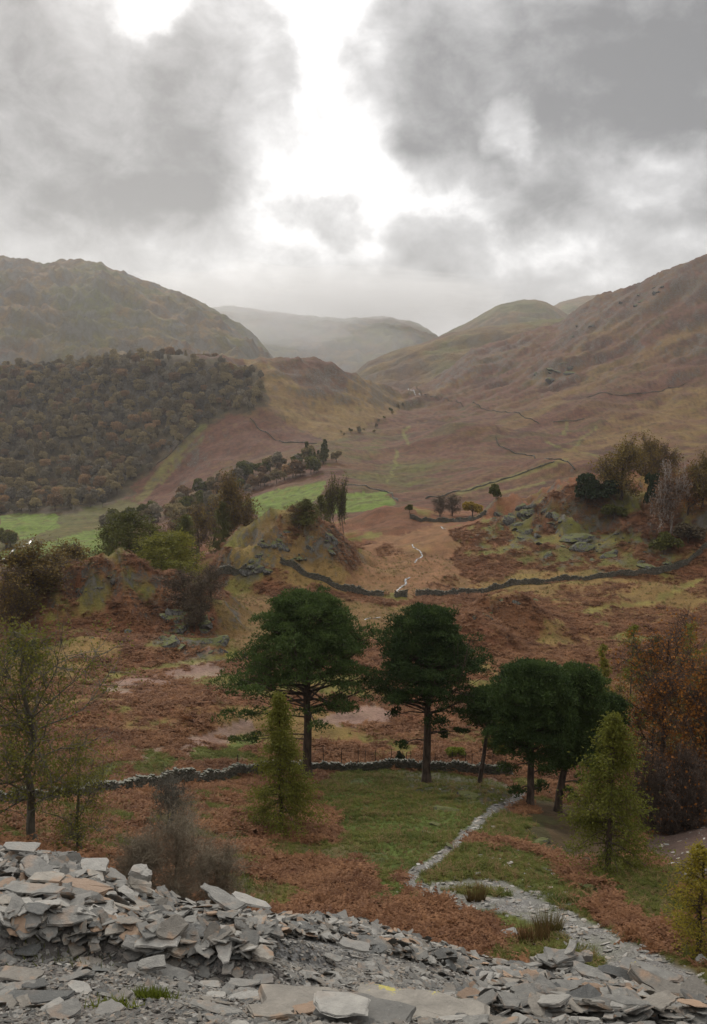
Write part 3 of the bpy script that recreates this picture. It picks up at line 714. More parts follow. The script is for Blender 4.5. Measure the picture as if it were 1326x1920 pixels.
# ------------------------------------------------------------------ small reusable geometry
def tubes(P0, P1, R0, R1, n=4):
    P0 = np.asarray(P0, float); P1 = np.asarray(P1, float); R0 = np.asarray(R0, float); R1 = np.asarray(R1, float)
    d = P1-P0; L = np.linalg.norm(d, axis=1, keepdims=True); d = d/np.maximum(L, 1e-6)
    ref = np.where(np.abs(d[:, 2:3]) > .9, np.array([[1., 0, 0]]), np.array([[0, 0, 1.]]))
    a = np.cross(d, ref); a /= np.linalg.norm(a, axis=1, keepdims=True); b = np.cross(d, a)
    th = np.arange(n)*2*math.pi/n
    ring = a[:, None]*np.cos(th)[None, :, None]+b[:, None]*np.sin(th)[None, :, None]
    V = np.concatenate([P0[:, None]+ring*R0[:, None, None], P1[:, None]+ring*R1[:, None, None]], 1)
    m = len(P0); base = (np.arange(m)*2*n)[:, None]; i = np.arange(n)[None]; j = (np.arange(n)+1)[None] % n
    Fq = np.stack([base+i, base+j, base+n+j, base+n+i], -1).reshape(-1, 4)
    return V.reshape(-1, 3), Fq
def quads_at(Pc, size, rng, up=0.0, aspect=1.0, direction=None):
    """small leaf faces with random tilt"""
    n = len(Pc)
    a = rng.normal(size=(n, 3)); a[:, 2] *= (1-up)
    if direction is not None: a = a*.45+direction
    a /= np.linalg.norm(a, axis=1, keepdims=True)
    b = np.cross(a, rng.normal(size=(n, 3))); b /= np.linalg.norm(b, axis=1, keepdims=True)
    s = (size*rng.uniform(.6, 1.4, n))[:, None]
    a = a*s; b = b*s*aspect
    V = np.stack([Pc-a-b*.3, Pc+b*.9-a*.15, Pc+a+b*.2, Pc-b*.8+a*.25], 1).reshape(-1, 3)
    Fq = np.arange(n*4).reshape(-1, 4)
    return V, Fq
def spikes_at(Pc, D, length, width, rng):
    """narrow triangles (needle sprays) pointing along D"""
    n = len(Pc)
    D = D/np.maximum(np.linalg.norm(D, axis=1, keepdims=True), 1e-6)
    b = np.cross(D, rng.normal(size=(n, 3))); b /= np.maximum(np.linalg.norm(b, axis=1, keepdims=True), 1e-6)
    l = (length*rng.uniform(.6, 1.3, n))[:, None]; w_ = (width*rng.uniform(.7, 1.3, n))[:, None]
    V = np.stack([Pc-b*w_, Pc+b*w_, Pc+D*l], 1).reshape(-1, 3)
    return V, np.arange(n*3).reshape(-1, 3)

# ------------------------------------------------------------------ trees
def make_pine(base, env, trunkpx, Y, label, seed, r0, h0frac, npads, lean=(0, 0), dens=1.0, low=()):
    """env rows: (py, px left, px right) of the crown in metres after conversion"""
    rng = np.random.default_rng(seed)
    E = []
    for (py, xl, xr) in env:
        z = T(py)*Y-base[2]; k = Y*math.sqrt(1+T(py)**2)/F*1.02
        E.append((z, (trunkpx-xl)*k, (xr-trunkpx)*k))
    E = np.array(sorted(E)); Ht = E[-1, 0]
    root = empty('scots_pine', base); tag(root, label, 'pine tree', 'Scots pines beside the stone wall')
    nseg = 12; hs = np.linspace(-.4, Ht*0.985, nseg+1)
    cx = lean[0]*np.sin(hs/Ht*1.5)+pnoise(hs/4, hs*0+seed, seed)*.22*(hs > 0.5); cyy = lean[1]*(hs/Ht)+pnoise(hs/4, hs*0+seed+5, seed)*.22*(hs > .5)
    rr = r0*(1-np.clip(hs/Ht, 0, 1))**.75+.05; rr[0] *= 1.45; rr[1] *= 1.0
    tp = np.stack([cx, cyy, hs], 1)
    def trunk_at(h): return np.array([np.interp(h, hs, cx), np.interp(h, hs, cyy), h])
    V, Fq = tubes(tp[:-1], tp[1:], rr[:-1], rr[1:], 9)
    mesh_obj('trunk', V, Fq, M['bark'], root, smooth=True)
    P0, P1, A, B = [], [], [], []; pads = []
    def limb(h, phi, ext, rise, r_, sub=True):
        p = trunk_at(h); d = np.array([math.cos(phi), math.sin(phi), rise]); n = 5
        pts = [p]
        cur = p.copy(); dd = d.copy()
        for i in range(n):
            dd = dd+rng.normal(size=3)*.16; dd[2] += (-.10 if i < 2 else .13)
            q = dd/np.linalg.norm(dd[:2]); cur = cur+q*ext/n; pts.append(cur.copy())
        for i in range(n):
            ra = r_*(1-i/n*.75); rb = r_*(1-(i+1)/n*.75)
            P0.append(pts[i]); P1.append(pts[i+1]); A.append(ra); B.append(rb)
        return pts
    for i in range(npads):
        f = (i+.5)/npads
        h = Ht*(h0frac+(.96-h0frac)*f**.85)
        zt = min(h+.05*Ht, Ht)
        el = np.interp(zt, E[:, 0], E[:, 1], left=E[0, 1]); er = np.interp(zt, E[:, 0], E[:, 2], left=E[0, 2])
        phi = i*2.39996+rng.uniform(-.3, .3)
        c = math.cos(phi); side = er if c > 0 else el; dp = (el+er)/2
        ext = math.hypot(side*c, dp*math.sin(phi))
        ext = max(.5, ext*rng.uniform(.8, 1.0)-.6)
        pts = limb(h, phi, ext, .10+.24*(1-f), max(.035, .17*r0/.45*(1-f*.6)*min(1, ext/4)))
        for (a_, b_) in ((2, .5), (3, .75), (4, .95), (5, 1.0)):
            nsub = 1 if a_ < 4 else 2
            if a_ == 2 and f < .35: continue
            for s_ in range(nsub+(1 if a_ == 5 else 0)):
                off = rng.normal(size=3)*np.array([.55, .55, .22])*(.5+ext*.16)
                q = pts[a_]+off
                P0.append(pts[a_-1]); P1.append(q); A.append(.035); B.append(.015)
                pads.append((q, (.75+.12*ext**.5)*rng.uniform(.75, 1.25)))
    for i in range(int(npads*3.4)):              # fill the dome with upper sprays
        f = .95*rng.random()**.6; h = Ht*(h0frac+.16+(1-h0frac-.16)*f)
        el = np.interp(h, E[:, 0], E[:, 1], left=E[0, 1]); er = np.interp(h, E[:, 0], E[:, 2], left=E[0, 2])
        phi = rng.uniform(0, 6.283); c = math.cos(phi); side = er if c > 0 else el; dp = (el+er)/2
        ext = max(.2, math.hypot(side*c, dp*math.sin(phi))*rng.uniform(.6, 1.02)-.5)
        t0 = trunk_at(max(h-1.2-ext*.35, Ht*h0frac)); q = trunk_at(h); q[0] += c*ext; q[1] += math.sin(phi)*ext; q[2] -= .3
        mid = t0*.45+q*.55+np.array([0, 0, -.25])+rng.normal(size=3)*.2
        P0 += [t0, mid]; P1 += [mid, q]; A += [.07, .045]; B += [.045, .02]
        pads.append((q, (.75+.10*ext**.5)*rng.uniform(.8, 1.3)))
    # inner dead branches
    for i in range(14):
        h = Ht*rng.uniform(.22, .6); phi = rng.uniform(0, 6.28)
        limb(h, phi, rng.uniform(.8, 2.4), rng.uniform(-.3, .2), .03)
    for (lx, lpy, lr) in low:                       # separate low sprays seen on their own
        q = np.array([UU(lx, lpy)*Y-base[0], rng.uniform(-1, 1.5), T(lpy)*Y-base[2]])
        t0 = trunk_at(max(1.5, q[2]+rng.uniform(-.5, .8))); mid = (t0+q)/2+np.array([0, 0, .3])
        P0 += [t0, mid]; P1 += [mid, q]; A += [.10, .06]; B += [.06, .03]
        pads.append((q, lr)); pads.append((q*.55+mid*.45+rng.normal(size=3)*.3, lr*.7)); pads.append((q+rng.normal(size=3)*.6, lr*.7))
    V, Fq = tubes(P0, P1, A, B, 4)
    mesh_obj('branches', V, Fq, M['bark'], root, smooth=True)['kind'] = 'stuff'
    pads = [p for p in pads if p[0][2] < Ht-.35]
    C_ = np.array([p[0] for p in pads]); Rr = np.array([p[1] for p in pads])
    nt = int(84*dens)
    idx = np.repeat(np.arange(len(C_)), nt)
    g = rng.normal(size=(len(idx), 3)); g /= np.linalg.norm(g, axis=1, keepdims=True)
    g[:, 2] = np.where(g[:, 2] < -.25, -g[:, 2]*.6, g[:, 2])
    rad = Rr[idx]*rng.uniform(.45, 1.0, len(idx))**.5
    lump = 1+.25*np.sin(C_[idx, 0]*3+g[:, 0]*5)*np.sin(g[:, 1]*6)
    Pt = C_[idx]+g*(rad*lump)[:, None]*np.array([1.0, 1.0, .55])
    V1, F1 = spikes_at(Pt, g*.8+np.array([0, 0, .5])+rng.normal(size=g.shape)*.45, .27, .062, rng)
    V2, F2 = spikes_at(Pt, g*.5+rng.normal(size=g.shape)*.8+np.array([0, 0, .3]), .25, .060, rng)
    V, Fc = merge([(V1, F1), (V2, F2)])
    mesh_obj('crown', V, Fc, M['pine'], root)['kind'] = 'stuff'
    return root

PE1 = [(1108,535,590),(1120,512,622),(1140,500,648),(1165,490,665),(1200,465,680),(1235,440,690),(1265,415,702),(1300,405,700),(1330,412,665),(1365,440,620),(1400,470,600)]
PE2 = [(1132,765,812),(1145,745,835),(1165,728,848),(1200,706,852),(1225,700,888),(1250,700,918),(1280,682,905),(1310,684,895),(1345,705,890),(1385,720,860)]
b1 = at(577, 1468, 95.0); b2 = at(800, 1468, 95.0)
make_pine(b1, PE1, 571, 95.0, 'largest dark green pine with wide domed crown, just right of the slim larch', 1, .50, .37, 70, low=((432,1345,1.1),(445,1395,1.0),(470,1378,.9),(640,1340,.8),(420,1300,1.0)))
make_pine(b2, PE2, 797, 95.0, 'tall pine with straight dark trunk and lopsided crown in the middle of the row', 2, .46, .39, 64, low=((750,1395,.7),(735,1340,.8),(865,1370,.6),(870,1340,.9),(835,1385,.5)))
b3 = at(900, 1455, 97.0)
make_pine(b3, [(1290,885,935),(1310,865,948),(1340,862,952),(1365,880,940),(1390,895,925)], 907, 97.0, 'small leaning pine with thin trunk at the wall between two bigger pines', 3, .24, .55, 22, lean=(.9, 0))
b4 = at(993, 1528, 80.0)
make_pine(b4, [(1240,975,1020),(1252,955,1045),(1275,935,1065),(1310,925,1078),(1345,930,1075),(1385,935,1070),(1430,955,1060),(1465,965,1040)], 1000, 80.0,
          'dense pine with rounded crown at the top end of the stony path', 4, .34, .34, 58, low=((948,1440,1.1),(938,1400,1.1),(1030,1455,1.1),(968,1478,.9),(1020,1490,.8),(925,1370,1.0)))
b5 = at(1046, 1535, 84.0)
make_pine(b5, [(1246,1075,1105),(1260,1060,1120),(1290,1052,1128),(1320,1058,1126),(1360,1050,1105),(1400,1045,1110),(1450,1040,1105),(1485,1045,1090)], 1072, 84.0,
          'dark pine with forked shaded trunk beside the yellow green larch', 5, .36, .30, 54, lean=(1.0, 0), low=((1092,1430,1.2),(1122,1380,1.1),(1100,1472,1.1),(1062,1485,.9),(1130,1340,1.1),(1045,1450,1.0)))
b6 = at(1098, 1520, 88.0)
make_pine(b6, [(1300,1118,1150),(1320,1102,1168),(1350,1095,1170),(1385,1090,1155),(1430,1082,1140)], 1122, 88.0,
          'small pine half hidden behind the pines and the yellow green larch', 6, .26, .36, 40, lean=(1.2, 0))

def larch_mesh(seed, Ht, Wd, nbr, needles, thick=.2, droop=.25, spread=.8, sz=.16):
    rng = np.random.default_rng(seed)
    hs = np.linspace(-.3, Ht, 9); rr = thick*(1-np.clip(hs, 0, None)/Ht)+.02
    cx = pnoise(hs/3, hs*0+seed, seed)*.15; tp = np.stack([cx, cx[::-1]*.5, hs], 1)
    tr = tubes(tp[:-1], tp[1:], rr[:-1], rr[1:], 6)
    P0, P1, A, B, N, D = [], [], [], [], [], []
    for i in range(nbr):
        f = ((i+.5)/nbr); h = Ht*(.10+.88*f)
        ext = Wd/2*(1-f)**spread*rng.uniform(.5, 1.15)+.15; phi = rng.uniform(0, 6.283)
        p = np.array([np.interp(h, hs, tp[:, 0]), 0, h]); n = 5; dd = np.array([math.cos(phi), math.sin(phi), .15+f*.5])
        cur = p.copy()
        for k in range(n):
            nd = dd+np.array([0, 0, -droop*(k < 3)+droop*(k >= 3)])
            q = cur+nd/np.linalg.norm(nd[:2])*ext/n; P0.append(cur); P1.append(q); A.append(.04*thick/.2*(1-k/n)+.008); B.append(.04*thick/.2*(1-(k+1)/n)+.006)
            m_ = int(needles*(.4+k*.35)*(.4+ext/Wd*2.2))
            s = rng.random((m_, 1)); off = rng.normal(size=(m_, 3))*np.array([.16, .16, .16])*(1+k*.3)*Wd/6
            off[:, 2] = off[:, 2]*.8-abs(off[:, 2])*.5
            N.append(cur+(q-cur)*s+off); D.append(off*.5+np.array([0, 0, -.12])+nd*.15)
            if k >= 1:
                for s_ in (-1, 1):
                    sd = np.array([-math.sin(phi), math.cos(phi), -.15])*s_+dd*.7; e = q+sd/np.linalg.norm(sd)*ext*.25*rng.uniform(.6, 1.2)
                    P0.append(q); P1.append(e); A.append(.012); B.append(.005)
                    m2 = int(needles*.7); s = rng.random((m2, 1)); N.append(q+(e-q)*s+rng.normal(size=(m2, 3))*.13*Wd/6); D.append(rng.normal(size=(m2, 3))*.5+sd*.5+np.array([0, 0, -.2]))
            cur = q; dd = nd
    br = tubes(P0, P1, A, B, 3)
    Nn = np.concatenate(N); Dn = np.concatenate(D)+rng.normal(size=Nn.shape)*.25
    fo = spikes_at(Nn, Dn, sz*1.7, sz*.38, rng)
    return tr, br, fo
def grow(rng, Ht, W, trunk_frac, levels, nchild, thick, up=.15, wander=.22, n_trunks=1, spread=.75):
    P0, P1, A, B, tips, tdir = [], [], [], [], [], []
    def go(p, d, L, r, lev):
        n = 4 if lev < 2 else 3; cur = p; dd = d/np.linalg.norm(d)
        for i in range(n):
            dd = dd+rng.normal(size=3)*wander+np.array([0, 0, up*(.5 if lev == 0 else 1)]); dd /= np.linalg.norm(dd)
            q = cur+dd*L/n; ra = r*(1-.5*i/n); rb = r*(1-.5*(i+1)/n)
            P0.append(cur); P1.append(q); A.append(ra); B.append(rb); cur = q
            if lev < levels and (lev > 0 or i >= n*trunk_frac):
                for _ in range(nchild[lev]):
                    a = rng.normal(size=3); a -= dd*a.dot(dd); a /= np.linalg.norm(a)
                    nd = dd*rng.uniform(.35, .8)+a*spread
                    go(cur, nd, L*rng.uniform(.45, .72), rb*rng.uniform(.5, .7), lev+1)
        if lev >= levels-1: tips.append(cur); tdir.append(dd)
    for _ in range(n_trunks):
        d = np.array([rng.normal()*.12*(n_trunks > 1)*3, rng.normal()*.12*(n_trunks > 1)*3, 1.])
        go(np.array([rng.normal()*.1*n_trunks, rng.normal()*.1*n_trunks, -.25]), d, 1.0, thick, 0)
    P0 = np.array(P0); P1 = np.array(P1); tips = np.array(tips)
    allp = np.concatenate([P0, P1]); mx_ = np.percentile(allp[:, 2], 99.7)
    wx = np.percentile(np.abs(allp[:, :2]), 98)*2
    S = np.array([W/wx, W/wx, Ht/mx_])
    z0 = -.25*S[2]
    fix = lambda P: P*S
    return fix(P0), fix(P1), np.array(A), np.array(B), fix(tips), np.array(tdir)
def broad_mesh(seed, Ht, W, levels=4, nchild=(2, 2, 2, 2, 0), thick=.3, leaves=4000, leaf=.12, clump=.35, trunk_frac=.5, n_trunks=1, up=.12, wander=.22, minr=.012, sides=4, spread=.75):
    rng = np.random.default_rng(seed)
    P0, P1, A, B, tips, td = grow(rng, Ht, W, trunk_frac, levels, nchild, 1.0, up, wander, n_trunks, spread)
    A = np.maximum(A*thick, minr); B = np.maximum(B*thick, minr*.8)
    big = A > thick*.28
    tr = tubes(P0[big], P1[big], A[big], B[big], 6); br = tubes(P0[~big], P1[~big], A[~big], B[~big], sides)
    if leaves:
        i = rng.integers(0, len(tips), leaves)
        Pt = tips[i]+rng.normal(size=(leaves, 3))*clump
        fo = quads_at(Pt, leaf, rng)
    else: fo = None
    return tr, br, fo
def env_mesh(seed, Ht, W, thick=.2, limbs=22, clear=.22, leaves=8000, leaf=.07, clump=.22, twig=.008, sub=4, twigs=4, wander=.22, lean=0.0):
    rng = np.random.default_rng(seed)
    hs = np.linspace(-.3, Ht*.93, 10); tx = pnoise(hs/2.5, hs*0+seed, seed)*Ht*.05+lean*hs; ty = pnoise(hs/2.5, hs*0+seed+4, seed)*Ht*.05
    tp = np.stack([tx, ty, hs], 1); tr_r = thick*(1-np.clip(hs/Ht, 0, 1))**.9+.02; tr_r[0] *= 1.35
    tr = tubes(tp[:-1], tp[1:], tr_r[:-1], tr_r[1:], 7)
    P0, P1, A, B, tips = [], [], [], [], []
    def run(p, d, L, r, n, up):
        out = [p]; cur = p; dd = d/np.linalg.norm(d)
        for i in range(n):
            dd = dd+rng.normal(size=3)*wander+np.array([0, 0, up]); dd /= np.linalg.norm(dd); q = cur+dd*L/n
            P0.append(cur); P1.append(q); A.append(max(r*(1-i/n*.7), twig)); B.append(max(r*(1-(i+1)/n*.7), twig)); cur = q; out.append(q)
        return out, dd
    for i in range(limbs):
        f = clear+(.97-clear)*((i+.5)/limbs)**1.0; h = Ht*f*.93; phi = i*2.4+rng.uniform(-.5, .5)
        e = math.sqrt(max(.06, 1-((f-.58)/.50)**2)); L = W/2*e*rng.uniform(.75, 1.12); el = rng.uniform(.1, .5)+f*.5
        p = np.array([np.interp(h, hs, tx), np.interp(h, hs, ty), h*rng.uniform(.85, 1)])
        d = np.array([math.cos(phi), math.sin(phi), el]); pts, dd = run(p, d, L, thick*.38*(1-f*.6), 6, .05)
        for k in range(2, 7):
            for _ in range(sub):
                sd = dd*.6+rng.normal(size=3)*.75+np.array([0, 0, .15]); pt2, d2 = run(pts[k]*.6+pts[k-1]*.4, sd, L*rng.uniform(.18, .40)+.25, thick*.10, 3, .05)
                for q in pt2[1:]:
                    for __ in range(twigs//2+1):
                        e_ = q+rng.normal(size=3)*clump*1.6; P0.append(q); P1.append(e_); A.append(twig); B.append(twig*.6); tips.append(e_)
    br = tubes(P0, P1, A, B, 3); fo = None
    if leaves:
        tips = np.array(tips); i = rng.integers(0, len(tips), leaves); g = fbm(tips[i, 0]/(W*.16), tips[i, 1]/(W*.16)+tips[i, 2]/(W*.13), 2, seed); i = i[g > -.08-.12*rng.random(len(i))]
        fo = quads_at(tips[i]+rng.normal(size=(len(i), 3))*clump, leaf, rng)
    return tr, br, fo
def tree_obj(name, parts, mats, label, cat, group, loc, rz=0, scale=1.0):
    root = empty(name, loc, rz); root.scale = (scale,)*3
    tag(root, label, cat, group)
    for nm, p, m in zip(('trunk', 'branches', 'crown'), parts, mats):
        if p is None: continue
        o = mesh_obj(nm, p[0], p[1], m, root, smooth=(nm != 'crown'))
        if nm != 'trunk': o['kind'] = 'stuff'
    return root
def blob_tree_mesh(seed, Ht, W, n=420, leaf=.75, lobes=9, trunk=True, kind='round'):
    """a whole small-in-the-picture tree: lumpy crown of leaf clumps on a forked trunk"""
    rng = np.random.default_rng(seed)
    Cc, Rr = [], []
    for i in range(lobes):
        a = rng.uniform(0, 6.28); f = rng.random()
        if kind == 'round':
            rr_ = W/2*.58*math.sqrt(rng.random()); z = Ht*(.40+.42*f)*(1-.18*(rr_/(W/2))); s = W*.22*rng.uniform(.8, 1.25)
        elif kind == 'cone':
            rr_ = W/2*.5*(1-f)*rng.random(); z = Ht*(.18+.72*f); s = W*.30*(1-f*.72)
        else:
            rr_ = W/2*.7*math.sqrt(rng.random()); z = Ht*(.25+.5*f); s = W*.20*rng.uniform(.8, 1.2)
        Cc.append((rr_*math.cos(a), rr_*math.sin(a), z)); Rr.append(s)
    Cc = np.array(Cc); Rr = np.array(Rr)
    i = rng.integers(0, lobes, n)
    g = rng.normal(size=(n, 3)); g /= np.linalg.norm(g, axis=1, keepdims=True); g[:, 2] = np.where(g[:, 2] < -.4, -g[:, 2], g[:, 2])
    Pt = Cc[i]+g*(Rr[i]*rng.uniform(.7, 1.08, n))[:, None]*np.array([1, 1, .85])
    V, Fq = quads_at(Pt, leaf, rng, direction=None)
    P0 = [np.array([0, 0, -.6])]; P1 = [np.array([0, 0, Ht*.32])]; A = [W*.034]; B = [W*.024]
    for c, s in zip(Cc, Rr):
        P0.append(P1[0]*rng.uniform(.6, 1)); P1.append(c+np.array([0, 0, s*.7])); A.append(W*.014); B.append(W*.004)
    V2, F2 = tubes(P0, P1, A, B, 4)
    return (V2, F2), (V, Fq)

# --- larches
def larch(px, py, Y, top, wpx, label, seed, mat, nbr=90, needles=22, droop=.25, spread=.8, thick=.2, group='larches around the pines', sz=.16):
    b = seat(px, py, Y); Y = b[1]; Ht = T(top)*Y-b[2]; Wd = wpx*Y*1.05/F
    tr, br, fo = larch_mesh(seed, Ht, Wd, nbr, needles, thick, droop, spread, sz)
    return tree_obj('larch', (tr, br, fo), (M['bark'], M['bark'], M[mat]), label, 'larch tree', group, b)
larch(527, 1556, 72, 1298, 155, 'slim dull green larch standing in front of the largest pine', 11, 'larch_mid', 120, 17, .25, .92, .16, sz=.12)
larch(1140, 1632, 56, 1338, 215, 'bright yellow green larch below the dark pines at the gully edge', 12, 'larch_mid', 120, 15, .24, .85, .2, sz=.12)
larch(1308, 1790, 33, 1585, 150, 'small golden green larch at the right edge beside the bracken slope', 13, 'yellowlarch', 80, 11, .15, .6, .12, sz=.07)
for i, (px, py, Y, top, wp, lb) in enumerate([
    (1175, 1450, 100, 1168, 110, 'tall thin olive larch rising between the pines and the copper beech'),
    (1222, 1440, 108, 1190, 95, 'olive larch behind the copper beech with its top against bracken'),
    (1120, 1420, 108, 1205, 70, 'nearly bare spindly larch just above the small hidden pine'),
    (1285, 1380, 120, 1165, 110, 'pale green larch whose top shows above the copper beech'),
    (1330, 1390, 118, 1180, 110, 'golden topped larch at the right edge above the copper beech')]):
    larch(px, py, Y, top, wp, lb, 20+i, 'larch_dark' if i in (1,) else 'larch', 60, 10, .15, .6, .14, 'larches behind the copper beech')

# --- big broadleaf trees near the camera
def btree(px, py, Y, top, wpx, name, label, cat, group, mat, bark='greybark', seed=0, gen=None, **kw):
    b = seat(px, py, Y); Y = b[1]; Ht = T(top)*Y-b[2]; Wd = wpx*Y*1.04/F
    return tree_obj(name, (gen or broad_mesh)(seed, Ht, Wd, **kw), (M[bark], M[bark], M[mat]), label, cat, group, b)
btree(66, 1592, 34, 1185, 370, 'ash_tree', 'tall thin leaved tree with dark trunk at the left edge behind the slate heap', 'tree', None, 'ash', seed=31, gen=env_mesh,
      thick=.22, limbs=32, clear=.22, leaves=19000, leaf=.055, clump=.16, twig=.006, sub=3, twigs=4, wander=.28)
btree(150, 1600, 36, 1440, 250, 'thorn_tree', 'low spreading thorn with crooked grey limbs right of the left edge tree', 'tree', None, 'ash', seed=33, gen=env_mesh,
      thick=.13, limbs=14, clear=.10, leaves=6000, leaf=.045, clump=.14, twig=.006, sub=3, twigs=3, wander=.40)
btree(290, 1560, 50, 1455, 130, 'thorn_tree', 'small bare pale thorn tree in front of the near wall', 'tree', None, 'ash', seed=34,
      levels=4, nchild=(3, 2, 2, 1, 0), thick=.12, leaves=0, trunk_frac=.0, n_trunks=1, minr=.014, sides=3, up=.02, wander=.45)
for i, (px, py, Y, top, wp, lb) in enumerate([(335, 1700, 33, 1560, 200, 'large leafless brown bush behind the slate heap'), (410, 1712, 34, 1600, 130, 'leafless grey bush touching the red bracken behind the heap'),
                                               (265, 1680, 31, 1590, 110, 'leafless twiggy bush nearest the pale boulder on the heap rim')]):
    btree(px, py, Y, top, wp, 'bare_bush', lb, 'bush', 'leafless bushes behind the slate heap', 'brown_twig', 'twigbark', seed=41+i, gen=env_mesh,
          thick=.05, limbs=40, clear=.02, leaves=0, clump=.17, twig=.0055, sub=4, twigs=3, wander=.25)
btree(1238, 1490, 80, 1178, 230, 'beech_tree', 'big half bare beech with scattered copper leaves at the right edge', 'tree', None, 'beech', 'bark', seed=51, gen=env_mesh,
      thick=.40, limbs=26, clear=.18, leaves=8000, leaf=.11, clump=.40, twig=.016, sub=4, twigs=4, wander=.25)
btree(1318, 1500, 76, 1240, 190, 'beech_tree', 'lower copper leaved beech partly cut off by the right edge', 'tree', None, 'beech', 'bark', seed=52, gen=env_mesh,
      thick=.36, limbs=22, clear=.15, leaves=8000, leaf=.11, clump=.38, twig=.016, sub=4, twigs=4, wander=.28)
btree(1255, 1560, 68, 1400, 150, 'brown_thicket', 'tangled dark brown thicket under the big beech', 'bush', None, 'beech', 'bark', seed=53,
      levels=4, nchild=(3, 3, 2, 2, 0), thick=.10, leaves=1200, leaf=.10, clump=.4, trunk_frac=0, n_trunks=4, minr=.014, sides=3, up=.02, wander=.35)
b_ = at(45, 1200, 150)
tr, fo = blob_tree_mesh(61, 5.2, 5.6, 1800, .22, 12, kind='bush')
tree_obj('gorse_bush', (tr, None, fo), (M['bark'], None, M['holly']), 'round almost black bush on the bracken slope of the left knoll', 'bush', None, b_)

# --- trees on the knolls and in the valley: prototypes then copies
PROTO = {}
def proto(kind):
    if kind in PROTO: return PROTO[kind]
    if kind == 'oak': p = env_mesh(71, 10, 11, .30, 18, .2, 8000, .17, .40, .028, 3, 3, .3)
    if kind == 'oak_bare': p = env_mesh(72, 10, 10, .26, 16, .15, 3000, .16, .38, .026, 3, 3, .32)
    if kind == 'birch': p = broad_mesh(73, 12, 6.5, 4, (2, 3, 2, 2, 0), .17, 2600, .16, .4, .3, up=.12, minr=.03, sides=3)
    if kind == 'larchk': p = larch_mesh(74, 14, 8, 90, 9, .2, .1, .7, .22)
    if kind == 'larchw': p = larch_mesh(75, 12, 12, 80, 9, .22, .05, .45, .24)
    if kind == 'holly': a, b = blob_tree_mesh(76, 8, 7, 3000, .30, 14, kind='bush'); p = (a, None, b)
    if kind == 'bush': a, b = blob_tree_mesh(77, 5, 6, 1600, .26, 10, kind='bush'); p = (a, None, b)
    if kind == 'valley': a, b = blob_tree_mesh(78, 11, 11, 1500, .50, 12, kind='bush'); p = (a, None, b)
    if kind == 'valley2': a, b = blob_tree_mesh(79, 12, 9, 1400, .48, 11, kind='bush'); p = (a, None, b)
    if kind == 'fir': a, b = blob_tree_mesh(80, 15, 7, 1400, .5, 12, kind='cone'); p = (a, None, b)
    PROTO[kind] = p
    return p
MADE = {}
def place(kind, mat, bark, name, px, py, Y, top, wpx, label, cat, group):
    b = at(px, py, Y+8) if ('crest' in label or 'fanned' in label or 'leftmost oak' in label) else seat(px, py, Y); Y = b[1]; Ht = max(1.5, T(top)*Y-b[2]); Wd = wpx*Y/F
    dims = {'oak': (10, 11), 'oak_bare': (10, 10), 'birch': (12, 6.5), 'larchk': (14, 8), 'larchw': (12, 12), 'holly': (7, 7), 'bush': (4.4, 6), 'valley': (10, 10.5), 'valley2': (11, 8.6), 'fir': (14.5, 7)}[kind]
    key = (kind, mat, bark, name)
    if key not in MADE:
        p = proto(kind)
        MADE[key] = o = tree_obj(name, p, (M[bark], M[bark], M[mat]), label, cat, group, b)
    else:
        o = dup(MADE[key]); o['label'] = label
        o['category'] = cat
        if group: o['group'] = group
        elif 'group' in o: del o['group']
        o.location = b
    o.rotation_euler = (0, 0, random.Random(int(px*7+py)).uniform(0, 6.28))
    s = Wd/dims[1]*(1.35 if px < 320 else 1.2 if px < 480 else 1.0); o.scale = (s, s, Ht/dims[0])
    return o
